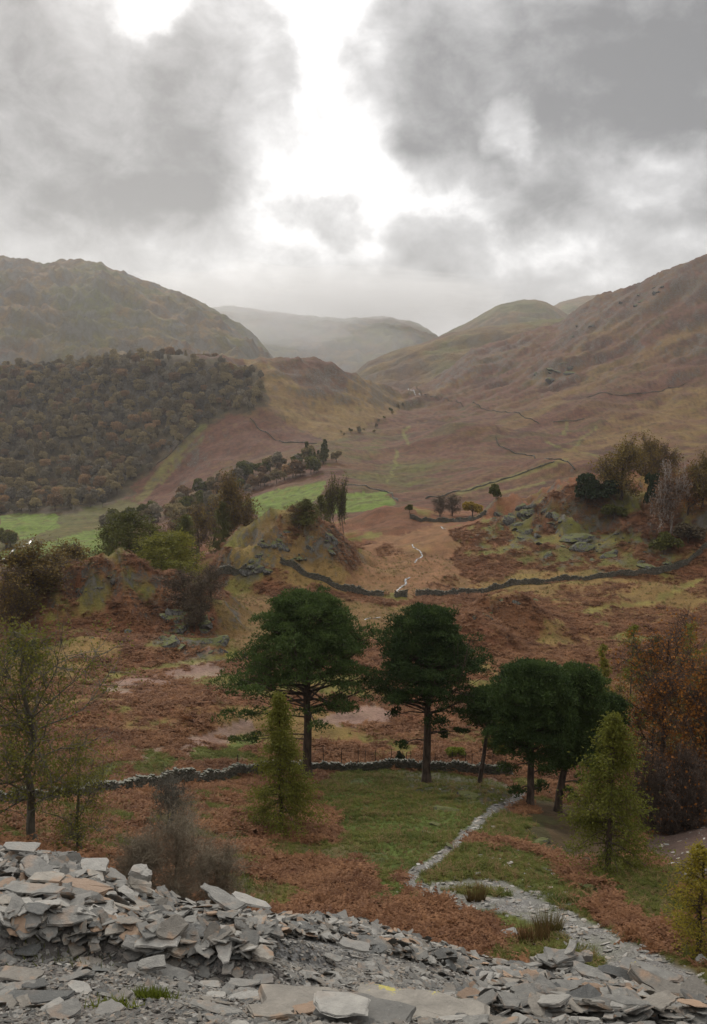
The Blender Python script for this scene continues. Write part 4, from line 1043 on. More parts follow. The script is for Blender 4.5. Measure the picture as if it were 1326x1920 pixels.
KT = [  # kind, mat, bark, name, px, py, Y, top, width, label
 ('oak','oak','bark','oak_tree',62,1112,190,1036,120,'brown leaved oak standing highest at the left end of the left knoll'),
 ('oak_bare','oak','bark','oak_tree',130,1085,205,1028,90,'thin brown oak right of the leftmost oak on the left knoll'),
 ('oak_bare','oak','bark','oak_tree',20,1150,180,1075,80,'brown oak at the left edge of the photo low on the left knoll'),
 ('larchw','larch_dark','bark','larch',245,1085,225,965,125,'broad dark olive larch on the crest of the left knoll'),
 ('larchw','larch_dark','bark','larch',215,1075,235,985,90,'dark olive larch leaning out at the left of the knoll crest'),
 ('larchw','larch','bark','larch',305,1120,212,1005,130,'bright olive larch with fanned branches on the left knoll'),
 ('oak_bare','oak','bark','oak_tree',40,1165,172,1105,70,'russet scrub oak at the foot of the left knoll near the left edge'),
 ('larchw','larch_dark','bark','larch',285,1060,240,985,70,'dull larch between the crest larch and the fanned larch'),
 ('oak','oak','bark','oak_tree',150,1098,205,1036,85,'bronze oak behind the crest left of the mossy crag of the left knoll'),
 ('oak','oak','bark','oak_tree',105,1120,198,1048,80,'low bronze oak behind the crest of the left knoll beside the highest oak'),
 ('larchw','larch','bark','larch',340,1090,222,1000,90,'olive larch right of the fanned larch behind the crest'),
 ('oak_bare','brown_twig','bark','thorn_tree',365,1185,192,1130,55,'low dark thorn at the bottom of the steep side of the left knoll'),
 ('oak_bare','oak','bark','oak_tree',335,1035,310,975,60,'brown tree filling the gap behind the fanned larch'),
 ('larchk','larch_dark','bark','larch',418,1005,325,940,50,'narrow olive tree left of the bronze tree'),
 ('oak_bare','oak','bark','oak_tree',560,990,315,945,55,'brown tree on the far side of the middle knoll top'),
 ('larchk','larch_dark','bark','larch',350,1040,300,965,60,'dull larch just behind the fanned larch of the left knoll'),
 ('oak_bare','brown_twig','bark','thorn_tree',345,1150,200,1075,70,'bare dark thorn on the steep right side of the left knoll'),
 ('oak_bare','brown_twig','bark','thorn_tree',378,1165,196,1085,60,'greyish bare thorn overhanging the foot of the left knoll'),
 ('oak_bare','brown_twig','bark','thorn_tree',395,1120,206,1065,50,'bare thorn nearest the broken wall end left of the middle knoll'),
 ('oak_bare','oak','bark','oak_tree',402,1020,320,945,80,'brown tree in the gap left of the middle knoll'),
 ('oak','oak','bark','oak_tree',440,990,330,918,75,'rounded bronze tree standing at the left shoulder of the middle knoll'),
 ('oak_bare','oak','bark','oak_tree',372,1010,340,955,60,'brown tree behind the larches left of the bronze tree'),
 ('larchk','larch_dark','bark','larch',575,985,330,935,70,'olive larch behind the top of the middle knoll'),
 ('larchk','larch_dark','bark','larch',602,975,340,928,50,'olive larch beside the two trunked pair by the green field'),
 ('birch','larch_dark','bark','slender_tree',630,965,360,893,36,'left of the two slender trees at the edge of the green field'),
 ('birch','larch_dark','bark','slender_tree',645,962,362,897,32,'right of the two slender trees at the edge of the green field'),
 ('oak','oak','bark','oak_tree',1165,935,335,845,105,'widest golden brown oak on the right crag'),
 ('oak','oak','bark','oak_tree',1215,925,350,838,80,'golden brown oak on the crest of the right crag'),
 ('oak_bare','oak','bark','oak_tree',1245,940,345,842,70,'golden brown oak just left of the pale birch'),
 ('oak','oak','bark','oak_tree',1318,950,320,868,80,'orange brown oak at the right edge on the right crag'),
 ('oak_bare','beech','bark','oak_tree',1290,965,325,885,70,'copper tinted oak between the birch and the right edge'),
 ('holly','holly','bark','holly_tree',1100,955,330,890,50,'dark evergreen on the left brow of the right crag'),
 ('holly','holly','bark','holly_tree',1222,965,320,890,34,'dark green upright evergreen left of the pale birch'),
 ('holly','holly','bark','holly_tree',1130,945,335,900,60,'dark evergreen under the widest golden oak'),
 ('birch','birchl','birchbark','birch_tree',1258,1000,300,868,75,'pale trunked birch with russet twigs on the right crag'),
 ('bush','larch_dark','bark','bush',1245,1040,290,1000,60,'olive bush at the foot of the right crag near the wall'),
 ('bush','larch_dark','bark','bush',1150,975,315,945,50,'olive bush under the evergreens of the right crag'),
 ('bush','brown_twig','bark','bush',1290,1020,285,980,60,'dark brown scrub below the birch'),
 ('bush','yellow','bark','bush',886,968,385,940,38,'small bright yellow bush by the far end of the marshy flat'),
 ('oak_bare','brown_twig','bark','bush',848,968,400,930,42,'dark leafless bush left of the yellow bush'),
 ('oak_bare','brown_twig','bark','bush',825,968,405,932,40,'dark leafless bush at the left of the bushes by the far wall'),
 ('bush','larch_dark','bark','bush',768,962,410,945,18,'low olive bush beside the rusty mound of the flat'),
 ('valley','larch_dark','bark','lone_tree',930,945,480,908,26,'small lone tree on the moor beyond the yellow bush'),
 ('bush','larch_dark','bark','bush',925,1418,106,1385,45,'pale green shrub at the wall right of the small leaning pine'),
 ('bush','holly','bark','bush',748,1432,104,1418,22,'small dark bush on the wall between the two tallest pines'),
 ('bush','moss','bark','bush',855,1422,107,1400,40,'yellowish shrub behind the wall left of the small leaning pine'),
]
for (k, m, bk, nm, px, py, Y, top, wp, lb) in KT:
    place(k, m, bk, nm, px, py, Y, top, wp, lb, 'bush' if nm == 'bush' else 'tree', None)

# --- belt of trees along the valley, each its own
rv = random.Random(5)
BELT = []
belt_lines = [([(318,955),(400,925),(470,895),(560,872),(625,865)], 46, 700, 800, 'tree in the belt above the green fields'), ([(310,975),(370,960),(420,945),(520,905),(600,885)], 34, 660, 720, 'tree in the belt above the green fields'),
              ([(0,1030),(30,1020)], 5, 640, 650, 'tree beside the river at the left edge'), ([(190,995),(250,985),(300,975)], 12, 720, 760, 'tree below the wood by the lower field'),
              ([(700,805),(740,770),(760,760)], 9, 1000, 1100, 'small tree along the beck in the glen'), ([(640,815),(700,810)], 8, 960, 1000, 'small tree along the beck in the glen')]
for ln, n, ya, yb, lb in belt_lines:
    P = np.array(ln, float)
    for i in range(n):
        s = (i+rv.random()*.7)/n*(len(P)-1); k = min(int(s), len(P)-2); f = s-k
        px = P[k, 0]*(1-f)+P[k+1, 0]*f+rv.uniform(-8, 8); py = P[k, 1]*(1-f)+P[k+1, 1]*f+rv.uniform(-5, 5)
        p = hit(px, py, 420)
        BELT.append((p, lb, px))
vm_ = [('wood', 'valley'), ('wood2', 'valley2'), ('larch_dark', 'valley'), ('wood3', 'valley2'), ('wood', 'valley2')]
for i, (p, lb, px) in enumerate(BELT):
    m, k = vm_[rv.randrange(5)]
    if 575 < px < 640 and p[1] < 800 and rv.random() < .4: m, k = 'larch_dark', 'fir'
    key = (k, m, 'bark', 'valley_tree')
    if key not in MADE: MADE[key] = o = tree_obj('valley_tree', proto(k), (M['bark'], None, M[m]), lb, 'tree', None, p)
    else: o = dup(MADE[key])
    o['label'] = lb; o['category'] = 'tree'; o['group'] = {'b': 'trees of the belt along the valley', 'r': 'trees by the river', 'l': 'trees by the lower field', 'g': 'trees along the beck'}['b' if 'belt' in lb else 'r' if 'river' in lb else 'l' if 'lower' in lb else 'g']
    if 'belt' not in lb:
        same = sorted(b[2] for b in BELT if b[1] == lb); k_ = same.index(px)
        o['label'] = '%s %s, counted from the left' % (['first', 'second', 'third', 'fourth', 'fifth', 'sixth', 'seventh', 'eighth', 'ninth', 'tenth', 'eleventh', 'twelfth', 'thirteenth', 'fourteenth', 'fifteenth', 'sixteenth', 'seventeenth'][k_], lb)
    else: o['label'] = {'wood': 'olive brown', 'wood2': 'russet', 'larch_dark': 'olive green', 'wood3': 'grey twiggy', 'holly': 'dark conical'}[m]+(' rounded ' if k == 'valley' else ' ')+lb
    s = rv.uniform(.7, 1.4)*(.36 if 'glen' in lb else 1)*(1.1 if p[1] > 600 else .9)
    o.location = p; o.rotation_euler = (0, 0, rv.uniform(0, 6.28)); o.scale = (s, s, s*rv.uniform(.85, 1.15))

# --- scattering of countless small things with geometry nodes
def scatter(name, src, pts, rots, scls, label=None):
    me = bpy.data.meshes.new(name)
    pts = np.asarray(pts, np.float32); me.vertices.add(len(pts)); me.vertices.foreach_set('co', pts.ravel())
    a = me.attributes.new('rot', 'FLOAT_VECTOR', 'POINT'); a.data.foreach_set('vector', np.asarray(rots, np.float32).ravel())
    a = me.attributes.new('scl', 'FLOAT_VECTOR', 'POINT'); a.data.foreach_set('vector', np.asarray(scls, np.float32).ravel())
    o = bpy.data.objects.new(name, me); C.objects.link(o)
    ng = bpy.data.node_groups.new(name, 'GeometryNodeTree')
    ng.interface.new_socket('Geometry', in_out='INPUT', socket_type='NodeSocketGeometry')
    ng.interface.new_socket('Geometry', in_out='OUTPUT', socket_type='NodeSocketGeometry')
    n = ng.nodes; l = ng.links
    gi = n.new('NodeGroupInput'); go_ = n.new('NodeGroupOutput'); ip = n.new('GeometryNodeInstanceOnPoints')
    oi = n.new('GeometryNodeObjectInfo'); oi.inputs['Object'].default_value = src
    ra = n.new('GeometryNodeInputNamedAttribute'); ra.data_type = 'FLOAT_VECTOR'; ra.inputs['Name'].default_value = 'rot'
    sa = n.new('GeometryNodeInputNamedAttribute'); sa.data_type = 'FLOAT_VECTOR'; sa.inputs['Name'].default_value = 'scl'
    er = n.new('FunctionNodeEulerToRotation')
    l.new(gi.outputs[0], ip.inputs['Points']); l.new(oi.outputs['Geometry'], ip.inputs['Instance'])
    l.new(ra.outputs['Attribute'], er.inputs[0]); l.new(er.outputs[0], ip.inputs['Rotation']); l.new(sa.outputs['Attribute'], ip.inputs['Scale'])
    l.new(ip.outputs[0], go_.inputs[0])
    md = o.modifiers.new('scatter', 'NODES'); md.node_group = ng
    o['kind'] = 'stuff'
    if label: o['label'] = label
    return o

# --- woodland on the left hill
WOOD = [(-60,705),(0,696),(130,690),(200,684),(300,678),(400,684),(465,696),(492,725),(480,762),(440,775),(398,775),(340,835),(290,872),(240,915),(180,948),(100,962),(0,968),(-60,968)]
rw = np.random.default_rng(9)
gx, gy = np.meshgrid(np.arange(-520, 10, 10.2), np.arange(820, 1230, 10.2), indexing='ij')
gx = (gx+rw.uniform(-4.6, 4.6, gx.shape)).ravel(); gy = (gy+rw.uniform(-4.6, 4.6, gy.shape)).ravel()
gz = H(gx, gy); qx, qy = project(gx, gy, gz)
qx = qx+fbm(gx/40, gy/40, 3, 91)*20+rw.normal(0, 6, gx.shape); qy = qy+rw.normal(0, 4, gx.shape)
ok = inpoly(qx, qy, WOOD)
# thin out the dark hump trees too
HUMP = [(560,690),(650,703),(655,728),(600,738),(560,722)]
ok2 = inpoly(qx, qy, HUMP)
W_ = np.stack([gx, gy, gz], 1)[ok]
order = np.argsort(W_[:, 1]); W_ = W_[order]
wmeshes = []
def one_mesh(name, parts, mats):
    (v2, f2), (v1, f1) = parts
    V, Fc = merge([(v2, f2), (v1, f1)])
    return mesh_obj(name, V, Fc, mats, matidx=[0]*len(f2)+[1]*len(f1), link=False)
for i, (m, kd) in enumerate((('wood', 'round'), ('wood2', 'round'), ('wood3', 'bush'), ('wood', 'bush'), ('wood', 'cone'), ('wood3', 'round'))):
    wmeshes.append(one_mesh('woodland_tree', blob_tree_mesh(100+i, 14 if kd == 'round' else 17, (12, 13, 11, 14.5, 9, 10)[i], 2300, .42, 18, kind=kd), [M['bark'], M[m]]))
sel = rw.choice(6, len(W_), p=[.28, .16, .16, .2, .05, .15])
for i in range(min(300, len(W_))):
    o = wmeshes[sel[i]].copy(); C.objects.link(o)
    tag(o, 'brown autumn tree in the dense wood on the left hillside', 'tree', 'trees of the wood on the left hillside')
    s = rw.uniform(.5, 1.25); o.location = W_[i]; o.rotation_euler = (0, 0, rw.uniform(0, 6.28)); o.scale = (s, s, s*rw.uniform(.85, 1.15))
rest = W_[300:]; rs = sel[300:]
for k in range(6):
    q = rest[rs == k]
    if len(q) == 0: continue
    s = rw.uniform(.7, 1.2, (len(q), 1))*np.ones((1, 3))
    scatter('distant_woodland', wmeshes[k], q, np.stack([np.zeros(len(q)), np.zeros(len(q)), rw.uniform(0, 6.28, len(q))], 1), s, 'rest of the wood climbing to the hill crest')

# ------------------------------------------------------------------ dry stone walls
def polyline(pts, step):
    P = np.array(pts); d = np.r_[0, np.cumsum(np.hypot(*(P[1:, :2]-P[:-1, :2]).T))]
    s = np.arange(0, d[-1], step)
    x = np.interp(s, d, P[:, 0]); y = np.interp(s, d, P[:, 1])
    for _ in range(3):
        x[1:-1] = .25*x[:-2]+.5*x[1:-1]+.25*x[2:]; y[1:-1] = .25*y[:-2]+.5*y[1:-1]+.25*y[2:]
    return x, y
def boxes(Cn, ax, half, rng, jit=.12):
    """many little stones: Cn centres, ax local x direction angle, half sizes"""
    n = len(Cn); sg = np.array([[x, y, z] for z in (-1, 1) for y in (-1, 1) for x in (-1, 1)], float)
    L = sg[None]*half[:, None]*(1+rng.uniform(-jit, jit, (n, 8, 3))*2)
    c, s = np.cos(ax)[:, None], np.sin(ax)[:, None]
    V = np.stack([L[..., 0]*c-L[..., 1]*s, L[..., 0]*s+L[..., 1]*c, L[..., 2]], -1)+Cn[:, None]
    f = np.array([[0, 2, 3, 1], [4, 5, 7, 6], [0, 1, 5, 4], [2, 6, 7, 3], [0, 4, 6, 2], [1, 3, 7, 5]])
    return V.reshape(-1, 3), (f[None]+(np.arange(n)*8)[:, None, None]).reshape(-1, 4)
def wall(pix, label, h=1.35, stone=.32, seed=0, y0=20, thick=.6, group=None, cope=True, ys=None):
    rng = np.random.default_rng(seed)
    pts = [hit(px, py, y0) if ys is None else at(px, py, ys[i]) for i, (px, py) in enumerate(pix)]
    x, y = polyline(pts, stone)
    if len(x) < 3: return
    dx = np.gradient(x); dy = np.gradient(y); ang = np.arctan2(dy, dx); nx, ny = -np.sin(ang), np.cos(ang)
    z = H(x, y)
    hl = h*(.95+fbm(x/5, y/5, 4, seed+1, .7)*.85).clip(.45, 1.3)
    Cs, As, Hs = [], [], []
    ch = stone*.42; courses = max(2, int(h/ch))
    for c in range(courses):
        wd = thick/2*(1-.35*c/courses)
        for sd in (-1, 1):
            jx = rng.uniform(-.4, .4, len(x))*stone
            cx_ = x+np.cos(ang)*jx+nx*sd*wd*.6; cy_ = y+np.sin(ang)*jx+ny*sd*wd*.6
            zz = z-.12+(c+.5)*ch*(hl/h)+rng.uniform(-.1, .1, len(x))*ch
            Cs.append(np.stack([cx_, cy_, zz], 1)); As.append(ang+rng.normal(0, .12, len(x)))
            Hs.append(np.stack([stone*rng.uniform(.38, .66, len(x)), wd*rng.uniform(.42, .60, len(x)), ch*rng.uniform(.40, .62, len(x))], 1))
    root = empty('dry_stone_wall', (0, 0, 0)); tag(root, label, 'wall', group)
    cen = np.array([x[0], y[0], z[0]]); root.location = cen
    V, Fq = boxes(np.concatenate(Cs), np.concatenate(As), np.concatenate(Hs), rng)
    o = mesh_obj('wall_stones', V-cen, Fq, M['wall'], root); o['kind'] = 'stuff'
    if cope:
        n = len(x)*2; i = np.repeat(np.arange(len(x)), 2)
        Cn = np.stack([x[i]+rng.uniform(-.5, .5, n)*stone, y[i]+rng.uniform(-.1, .1, n), z[i]-.12+hl[i]+stone*.12], 1)
        V, Fq = boxes(Cn, ang[i]+rng.normal(0, .5, n), np.stack([stone*rng.uniform(.12, .36, n), thick*rng.uniform(.22, .42, n), stone*rng.uniform(.10, .32, n)], 1), rng, .2)
        o = mesh_obj('coping_stones', V-cen, Fq, M['cope'], root); o['kind'] = 'stuff'
W1 = [(-60,1532),(0,1522),(80,1512),(160,1502),(250,1487),(350,1470),(450,1458),(520,1450),(600,1444),(700,1440),(800,1441),(880,1446),(960,1452)]
wall(W1, 'mossy dry stone wall running behind the pine trunks to the left edge', 1.35, .34, 1, 40, .7, ys=[57, 60, 64, 68, 73, 81, 90, 96, 101, 102.5, 103, 103, 103])
G2 = 'walls around the marshy flat'
wall([(402,1086),(440,1079),(462,1068)], 'short wall stub at the left foot of the middle knoll', 2.0, .5, 2, 180, .8, G2)
wall([(528,1056),(552,1066),(580,1082),(620,1098),(660,1110),(718,1118)], 'wall curving down from the middle knoll to the beck', 1.8, .5, 3, 180, .8, G2)
wall([(742,1119),(764,1119)], 'short piece of wall between the two beck gaps', 1.7, .5, 4, 180, .8, G2)
wall([(782,1118),(830,1117),(880,1114),(950,1101),(1050,1089),(1150,1082),(1230,1077),(1262,1070),(1290,1058),(1330,1025)], 'long curving wall from the beck to the right edge below the crag', 1.7, .5, 5, 180, .8, G2)
wall([(770,972),(810,978),(850,979),(885,976),(912,966)], 'far wall closing the marshy flat below the yellow bush', 1.5, .7, 6, 300, .8)
G3 = 'far field walls'
for i, (pl, lb) in enumerate([
    ([(640,906),(690,914),(730,925),(746,940)], 'wall at the top edge of the green field in the middle'),
    ([(930,820),(934,834),(948,842),(1000,855),(1030,862),(1052,862),(1078,882)], 'kinked wall on the moor above the right crag'),
    ([(800,935),(870,922),(940,900),(1040,866)], 'wall sloping up the moor from the far bushes'),
    ([(470,785),(486,806),(515,826),(560,830),(595,832)], 'wall bending across the slope between the wood and the glen'),
    ([(748,722),(766,732),(790,742),(840,749),(900,764),(950,773),(985,785),(1012,796)], 'wall crossing the head of the glen onto the fell'),
    ([(1038,792),(1065,790),(1095,786)], 'short pale wall of the sheepfold on the moor'),
    ([(1100,745),(1150,742),(1210,738),(1290,718)], 'thin dark wall high on the right hand fell'),
    ([(372,800),(330,840),(290,875)], 'wall at the lower right edge of the wood')]):
    wall(pl, lb, 1.15, 1.1, 10+i, 430, .65, G3, cope=False)

# fence of thin posts behind the near wall
fr = empty('post_fence', (0, 0, 0)); tag(fr, 'thin wire fence on leaning posts behind the near wall', 'fence')
fp = []
for i, px in enumerate([448,492,607,640,672,656+28,704,735,762,771,815,848,872,885,925,948]):
    Yf = 104 if px > 560 else 92; p = at(px, 1440 if px > 560 else 1455, Yf); hh = 2.1+.5*((i*37) % 5)/5
    lean = ((i*53) % 7-3)*.03
    V, Fq = tubes([(0, 0, -.3)], [(lean, 0, hh)], [.06], [.045], 6)
    cap = np.arange(6)[None]+6
    o = mesh_obj('post', V, [Fq, cap], M['bark'], fr); o.location = p; fp.append(p+np.array([lean, 0, hh]))
for k in (1, 2):
    P = np.array(fp)-np.array([0, 0, .3*k]); V, Fq = tubes(P[:-1], P[1:], np.full(len(P)-1, .012), np.full(len(P)-1, .012), 3)
    mesh_obj('wire', V, Fq, M['bark'], fr)

# ------------------------------------------------------------------ beck
def ribbon(name, pix, wd, mat, y0=180, lift=.05):
    pts = [hit(px, py, y0) for px, py in pix]
    x, y = polyline(pts, .6)
    if len(x) < 3: return
    ang = np.arctan2(np.gradient(y), np.gradient(x)); w_ = wd*(.6+.8*np.abs(fbm(x/2, y/2, 2, 7)))
    ax = x-np.sin(ang)*w_; ay = y+np.cos(ang)*w_; bx = x+np.sin(ang)*w_; by = y-np.cos(ang)*w_
    V = np.concatenate([np.stack([ax, ay, H(ax, ay)+lift], 1), np.stack([bx, by, H(bx, by)+lift], 1)])
    n = len(x); i = np.arange(n-1)
    o = mesh_obj(name, V, np.stack([i, i+n, i+n+1, i+1], 1), mat); o['kind'] = 'structure'
ribbon('beck', [(741,1112),(748,1104),(762,1095),(759,1088),(770,1083)], .40, M['water'], 180, .12)
ribbon('beck', [(778,1056),(782,1049),(793,1043),(789,1035),(775,1027),(773,1021)], .30, M['water'], 200, .12)
ribbon('beck', [(835,992),(826,987)], .3, M['water'], 250, .12)
ribbon('beck', [(684,1163),(700,1160),(716,1158)], .22, M['water'], 150, .12)
ribbon('beck', [(0,1052),(20,1040),(48,1022),(62,1012)], 1.0, M['water'], 430, .4)
ribbon('beck', [(758,722),(766,732),(778,738),(800,743)], .9, M['water'], 900, .5)

# ------------------------------------------------------------------ crag rocks
def rock_mesh(seed, sub=3, flat=.6):
    rng = np.random.default_rng(seed)
    bm_v = []
    n = 14; m = 9
    th = np.linspace(0, 2*math.pi, n, endpoint=False); ph = np.linspace(0.05, math.pi-.05, m)
    T_, P_ = np.meshgrid(th, ph, indexing='ij')
    D = np.stack([np.cos(T_)*np.sin(P_), np.sin(T_)*np.sin(P_), np.cos(P_)], -1).reshape(-1, 3)
    planes = rng.normal(size=(13, 3)); planes /= np.linalg.norm(planes, axis=1, keepdims=True)
    dist = rng.uniform(.55, 1.0, 13)
    dd = D@planes.T
    r = np.min(np.where(dd > .05, dist[None]/np.maximum(dd, .05), 9), axis=1); r = np.minimum(r, 1.25)
    r = r+rng.normal(0, .03, r.shape)
    V = D*r[:, None]*np.array([1, .85, flat])
    I, J = np.meshgrid(np.arange(n), np.arange(m-1), indexing='ij'); I2 = (I+1) % n
    Fq = np.stack([I*m+J, I*m+J+1, I2*m+J+1, I2*m+J], -1).reshape(-1, 4)
    return V, Fq
rprot = [mesh_obj('rock_outcrop', *rock_mesh(200+i, flat=.55+.12*i), M['rock'], link=False) for i in range(5)]
rr_ = random.Random(12)
def rocks(polys, n, y0, smin, smax, label, group):
    k = 0; tries = 0
    while k < n and tries < n*40:
        tries += 1
        xs = [p[0] for p in polys]; ys = [p[1] for p in polys]
        px = rr_.uniform(min(xs), max(xs)); py = rr_.uniform(min(ys), max(ys))
        if not inpoly(np.array([px]), np.array([py]), polys)[0]: continue
        p = hit(px, py, y0)
        s = smin+(smax-smin)*rr_.random()**2.2
        o = rprot[rr_.randrange(5)].copy(); C.objects.link(o)
        tag(o, label, 'rock', group)
        o.location = (p[0], p[1]+s*.35, p[2]-s*.15); o.rotation_euler = (rr_.uniform(-.5, .5), rr_.uniform(-.5, .5), rr_.uniform(0, 6.28)); o.scale = (s*1.2, s*.9, s*rr_.uniform(.5, .95))
        k += 1
rocks([(870,1010),(940,960),(1000,945),(1060,955),(1120,985),(1180,1010),(1260,1040),(1290,1060),(1200,1060),(1100,1055),(1000,1040),(930,1030)], 95, 200, .4, 2.6, 'grey lichened rock poking from the turf of the right crag', 'rocks of the right crag')
rocks([(945,990),(975,945),(1010,945),(1000,980)], 14, 250, 1.5, 3.4, 'pale grey crag block on the left shoulder of the right crag', 'blocks of the left shoulder of the right crag')
rocks([(470,1045),(500,1000),(560,975),(640,1000),(650,1030),(600,1060),(540,1058)], 46, 220, .6, 2.8, 'dark rock jutting from the middle knoll', 'rocks of the middle knoll')
rocks([(462,1078),(470,1035),(490,1040),(505,1075)], 10, 220, 1.6, 3.0, 'dark cracked crag block above the wall stub', 'crag blocks above the wall stub')
rocks([(300,1200),(320,1145),(345,1150),(350,1215),(320,1230)], 20, 120, 1.0, 3.0, 'black shaded crag block on the right face of the left knoll', 'crag blocks on the left knoll face')
rocks([(340,1150),(400,1130),(425,1200),(415,1250),(360,1230)], 26, 120, .8, 2.6, 'dark ledge of rock on the steep end of the left knoll', 'ledges at the steep end of the left knoll')
rocks([(110,1130),(150,1095),(200,1070),(230,1085),(180,1110)], 10, 120, .5, 1.6, 'mossy rock along the crest of the left knoll', 'mossy rocks on the left knoll crest')
rocks([(110,1190),(200,1175),(250,1185),(150,1205)], 7, 120, .5, 1.4, 'lichened rock in the bracken of the left knoll', 'rocks in the bracken of the left knoll')
rocks([(870,1150),(930,1120),(990,1115),(1010,1130),(960,1160),(900,1170)], 9, 130, .7, 2.2, 'dark rock on the bracken hummock right of the tallest pines', 'rocks on the bracken hummock')
rocks([(1000,700),(1060,680),(1075,700),(1040,720)], 10, 900, 5, 11, 'dark crag on the open fell above the moor', 'crags on the open fell')
rocks([(1050,610),(1140,575),(1240,530),(1250,545),(1150,600),(1060,640)], 16, 1000, 3, 8, 'rocky rib near the skyline of the right hand fell', 'ribs below the fell skyline')
def place_rock(px, py, Y, s, label, sz=.8, mat=None):
    p = at(px, py, Y); o = rprot[rr_.randrange(5)].copy(); C.objects.link(o); tag(o, label, 'rock')
    o.location = p; o.scale = (s*1.2, s, s*sz); o.rotation_euler = (rr_.uniform(-.4, .4), rr_.uniform(-.4, .4), rr_.uniform(0, 6.28))
for (px, py, lb, s) in [(1075, 1012, 'biggest dark boulder in the middle of the right crag', 5.0), (1090, 1030, 'dark boulder leaning against the biggest one on the right crag', 3.6),
                        (1208, 1066, 'large dark boulder touching the long wall under the right crag', 2.6), (1252, 1062, 'pale topped boulder beside the large dark one at the long wall', 2.0)]:
    p = hit(px, py, 200); place_rock(px, py, p[1]+1, s, lb)
for (px, py, s, lb) in [(835,1522,.9,'dark jagged rock breaking the green terrace'), (820,1548,.6,'small dark rock below the jagged one on the terrace'), (880,1497,1.0,'largest dark rock at the top of the path'),
                        (808,1565,.6,'grey rock left of the bend in the path'), (893,1508,.7,'dark rock just right of the largest one at the path top'), (1093,1648,.45,'small grey rock at the end of the bracken bank'), (1112,1668,.6,'grey rock on the edge above the gully'),
                        (788,1655,.35,'pale stone at the inside bend of the path'), (1015,1580,.8,'dark mossy stones by the shaded foot of the pines'), (845,1588,.5,'half buried rock beside the path'), (690,1445,.4,'pale boulder lying on the near wall line')]:
    p = hit(px, py, 22); place_rock(px, py, p[1]+.2, s, lb, .55)

# ------------------------------------------------------------------ bracken, grass, rushes
def frond_clump(seed, n=9, L=.75, wide=.16):
    rng = np.random.default_rng(seed); Vs = []
    for i in range(n):
        a = rng.uniform(0, 6.28); l = L*rng.uniform(.6, 1.15); p = np.array([rng.normal()*.12, rng.normal()*.12, 0]); d = np.array([math.cos(a), math.sin(a), 1.3]); sd = np.array([-math.sin(a), math.cos(a), 0])
        for k in range(5):
            q = p+d/np.linalg.norm(d)*l/5; wv = wide*(1-k/5.2)*(k > 0)+.015
            for s_ in (-1, 1):
                Vs += [p, q, (p*.4+q*.6)+sd*s_*wv+np.array([0, 0, rng.normal()*.04])-np.array([0, 0, .03])]
            p = q; d = d+np.array([math.cos(a)*.3, math.sin(a)*.3, -.62])
    V = np.array(Vs); return V, np.arange(len(V)).reshape(-1, 3)
def tuft(seed, n=16, L=.35, lean=.4, w_=.012):
    rng = np.random.default_rng(seed); Vs = []
    for i in range(n):
        a = rng.uniform(0, 6.28); p = np.array([rng.normal()*.08, rng.normal()*.08, -.02]); d = np.array([math.cos(a)*lean*rng.random(), math.sin(a)*lean*rng.random(), 1])*L*rng.uniform(.5, 1.2)
        s = np.array([-math.sin(a), math.cos(a), 0])*w_
        mid = p+d*.6; tip = p+d+np.array([math.cos(a), math.sin(a), -.5])*L*.3*lean
        Vs += [p-s, p+s, mid, mid-s, mid+s, tip]
    V = np.array(Vs); return V, np.arange(len(V)).reshape(-1, 3)
fronds = [mesh_obj('bracken', *frond_clump(300+i), M['bracken'], link=False) for i in range(3)]
tufts = [mesh_obj('grass', *tuft(310+i, 20, .30, .8, .016), M['grass'], link=False) for i in range(2)]
straw = mesh_obj('dry_grass', *tuft(313, 18, .42, .9, .02), M['strawgrass'], link=False)
def ground_points(n, r0, r1, seed, wsel, umax=.47, thr=.35):
    rng = np.random.default_rng(seed)
    az = rng.uniform(-math.atan(umax), math.atan(umax), n); r = np.sqrt(rng.uniform(r0**2, r1**2, n))
    x = r*np.sin(az); y = r*np.cos(az); z = H(x, y); col, sl, br, gr = cover(x, y, z)
    w_ = {'b': br, 'g': gr, 's': sl}[wsel]
    px, py = project(x, y, z)
    ok = (rng.random(n) < w_) & (w_ > thr)
    return np.stack([x, y, z], 1)[ok], rng
def do_scatter(name, srcs, P, rng, s0, s1, tilt=.25, grow_with=0.0, label=None):
    k = rng.integers(0, len(srcs), len(P))
    for i, src in enumerate(srcs):
        q = P[k == i]; m = len(q)
        if not m: continue
        s = rng.uniform(s0, s1, m)*(1+fbm(q[:, 0]/5, q[:, 1]/5, 3, 500)*.9)
        scatter(name, src, q, np.stack([rng.normal(0, tilt, m), rng.normal(0, tilt, m), rng.uniform(0, 6.28, m)], 1), s[:, None]*np.array([[1, 1, .85]]), label)
P, rng = ground_points(70000, 24, 108, 1, 'b'); do_scatter('bracken', fronds, P, rng, .55, 1.2, label='rust red dead bracken fronds on the slope below the pines')
P, rng = ground_points(90000, 108, 330, 2, 'b'); do_scatter('bracken', fronds, P, rng, .9, 1.7, label='rust red dead bracken covering the knolls')
P, rng = ground_points(70000, 24, 108, 3, 'g'); do_scatter('grass', tufts, P, rng, .5, 1.2, label='short green turf of the terrace and path edges')
P, rng = ground_points(26000, 108, 300, 4, 'g'); do_scatter('dry_grass', [straw, tufts[0]], P, rng, 1.0, 2.0, label='straw coloured moor grass')
P, rng = ground_points(9000, 24, 100, 5, 'g'); do_scatter('dry_grass', [straw], P, rng, .6, 1.1, label='straw coloured grass among the turf')

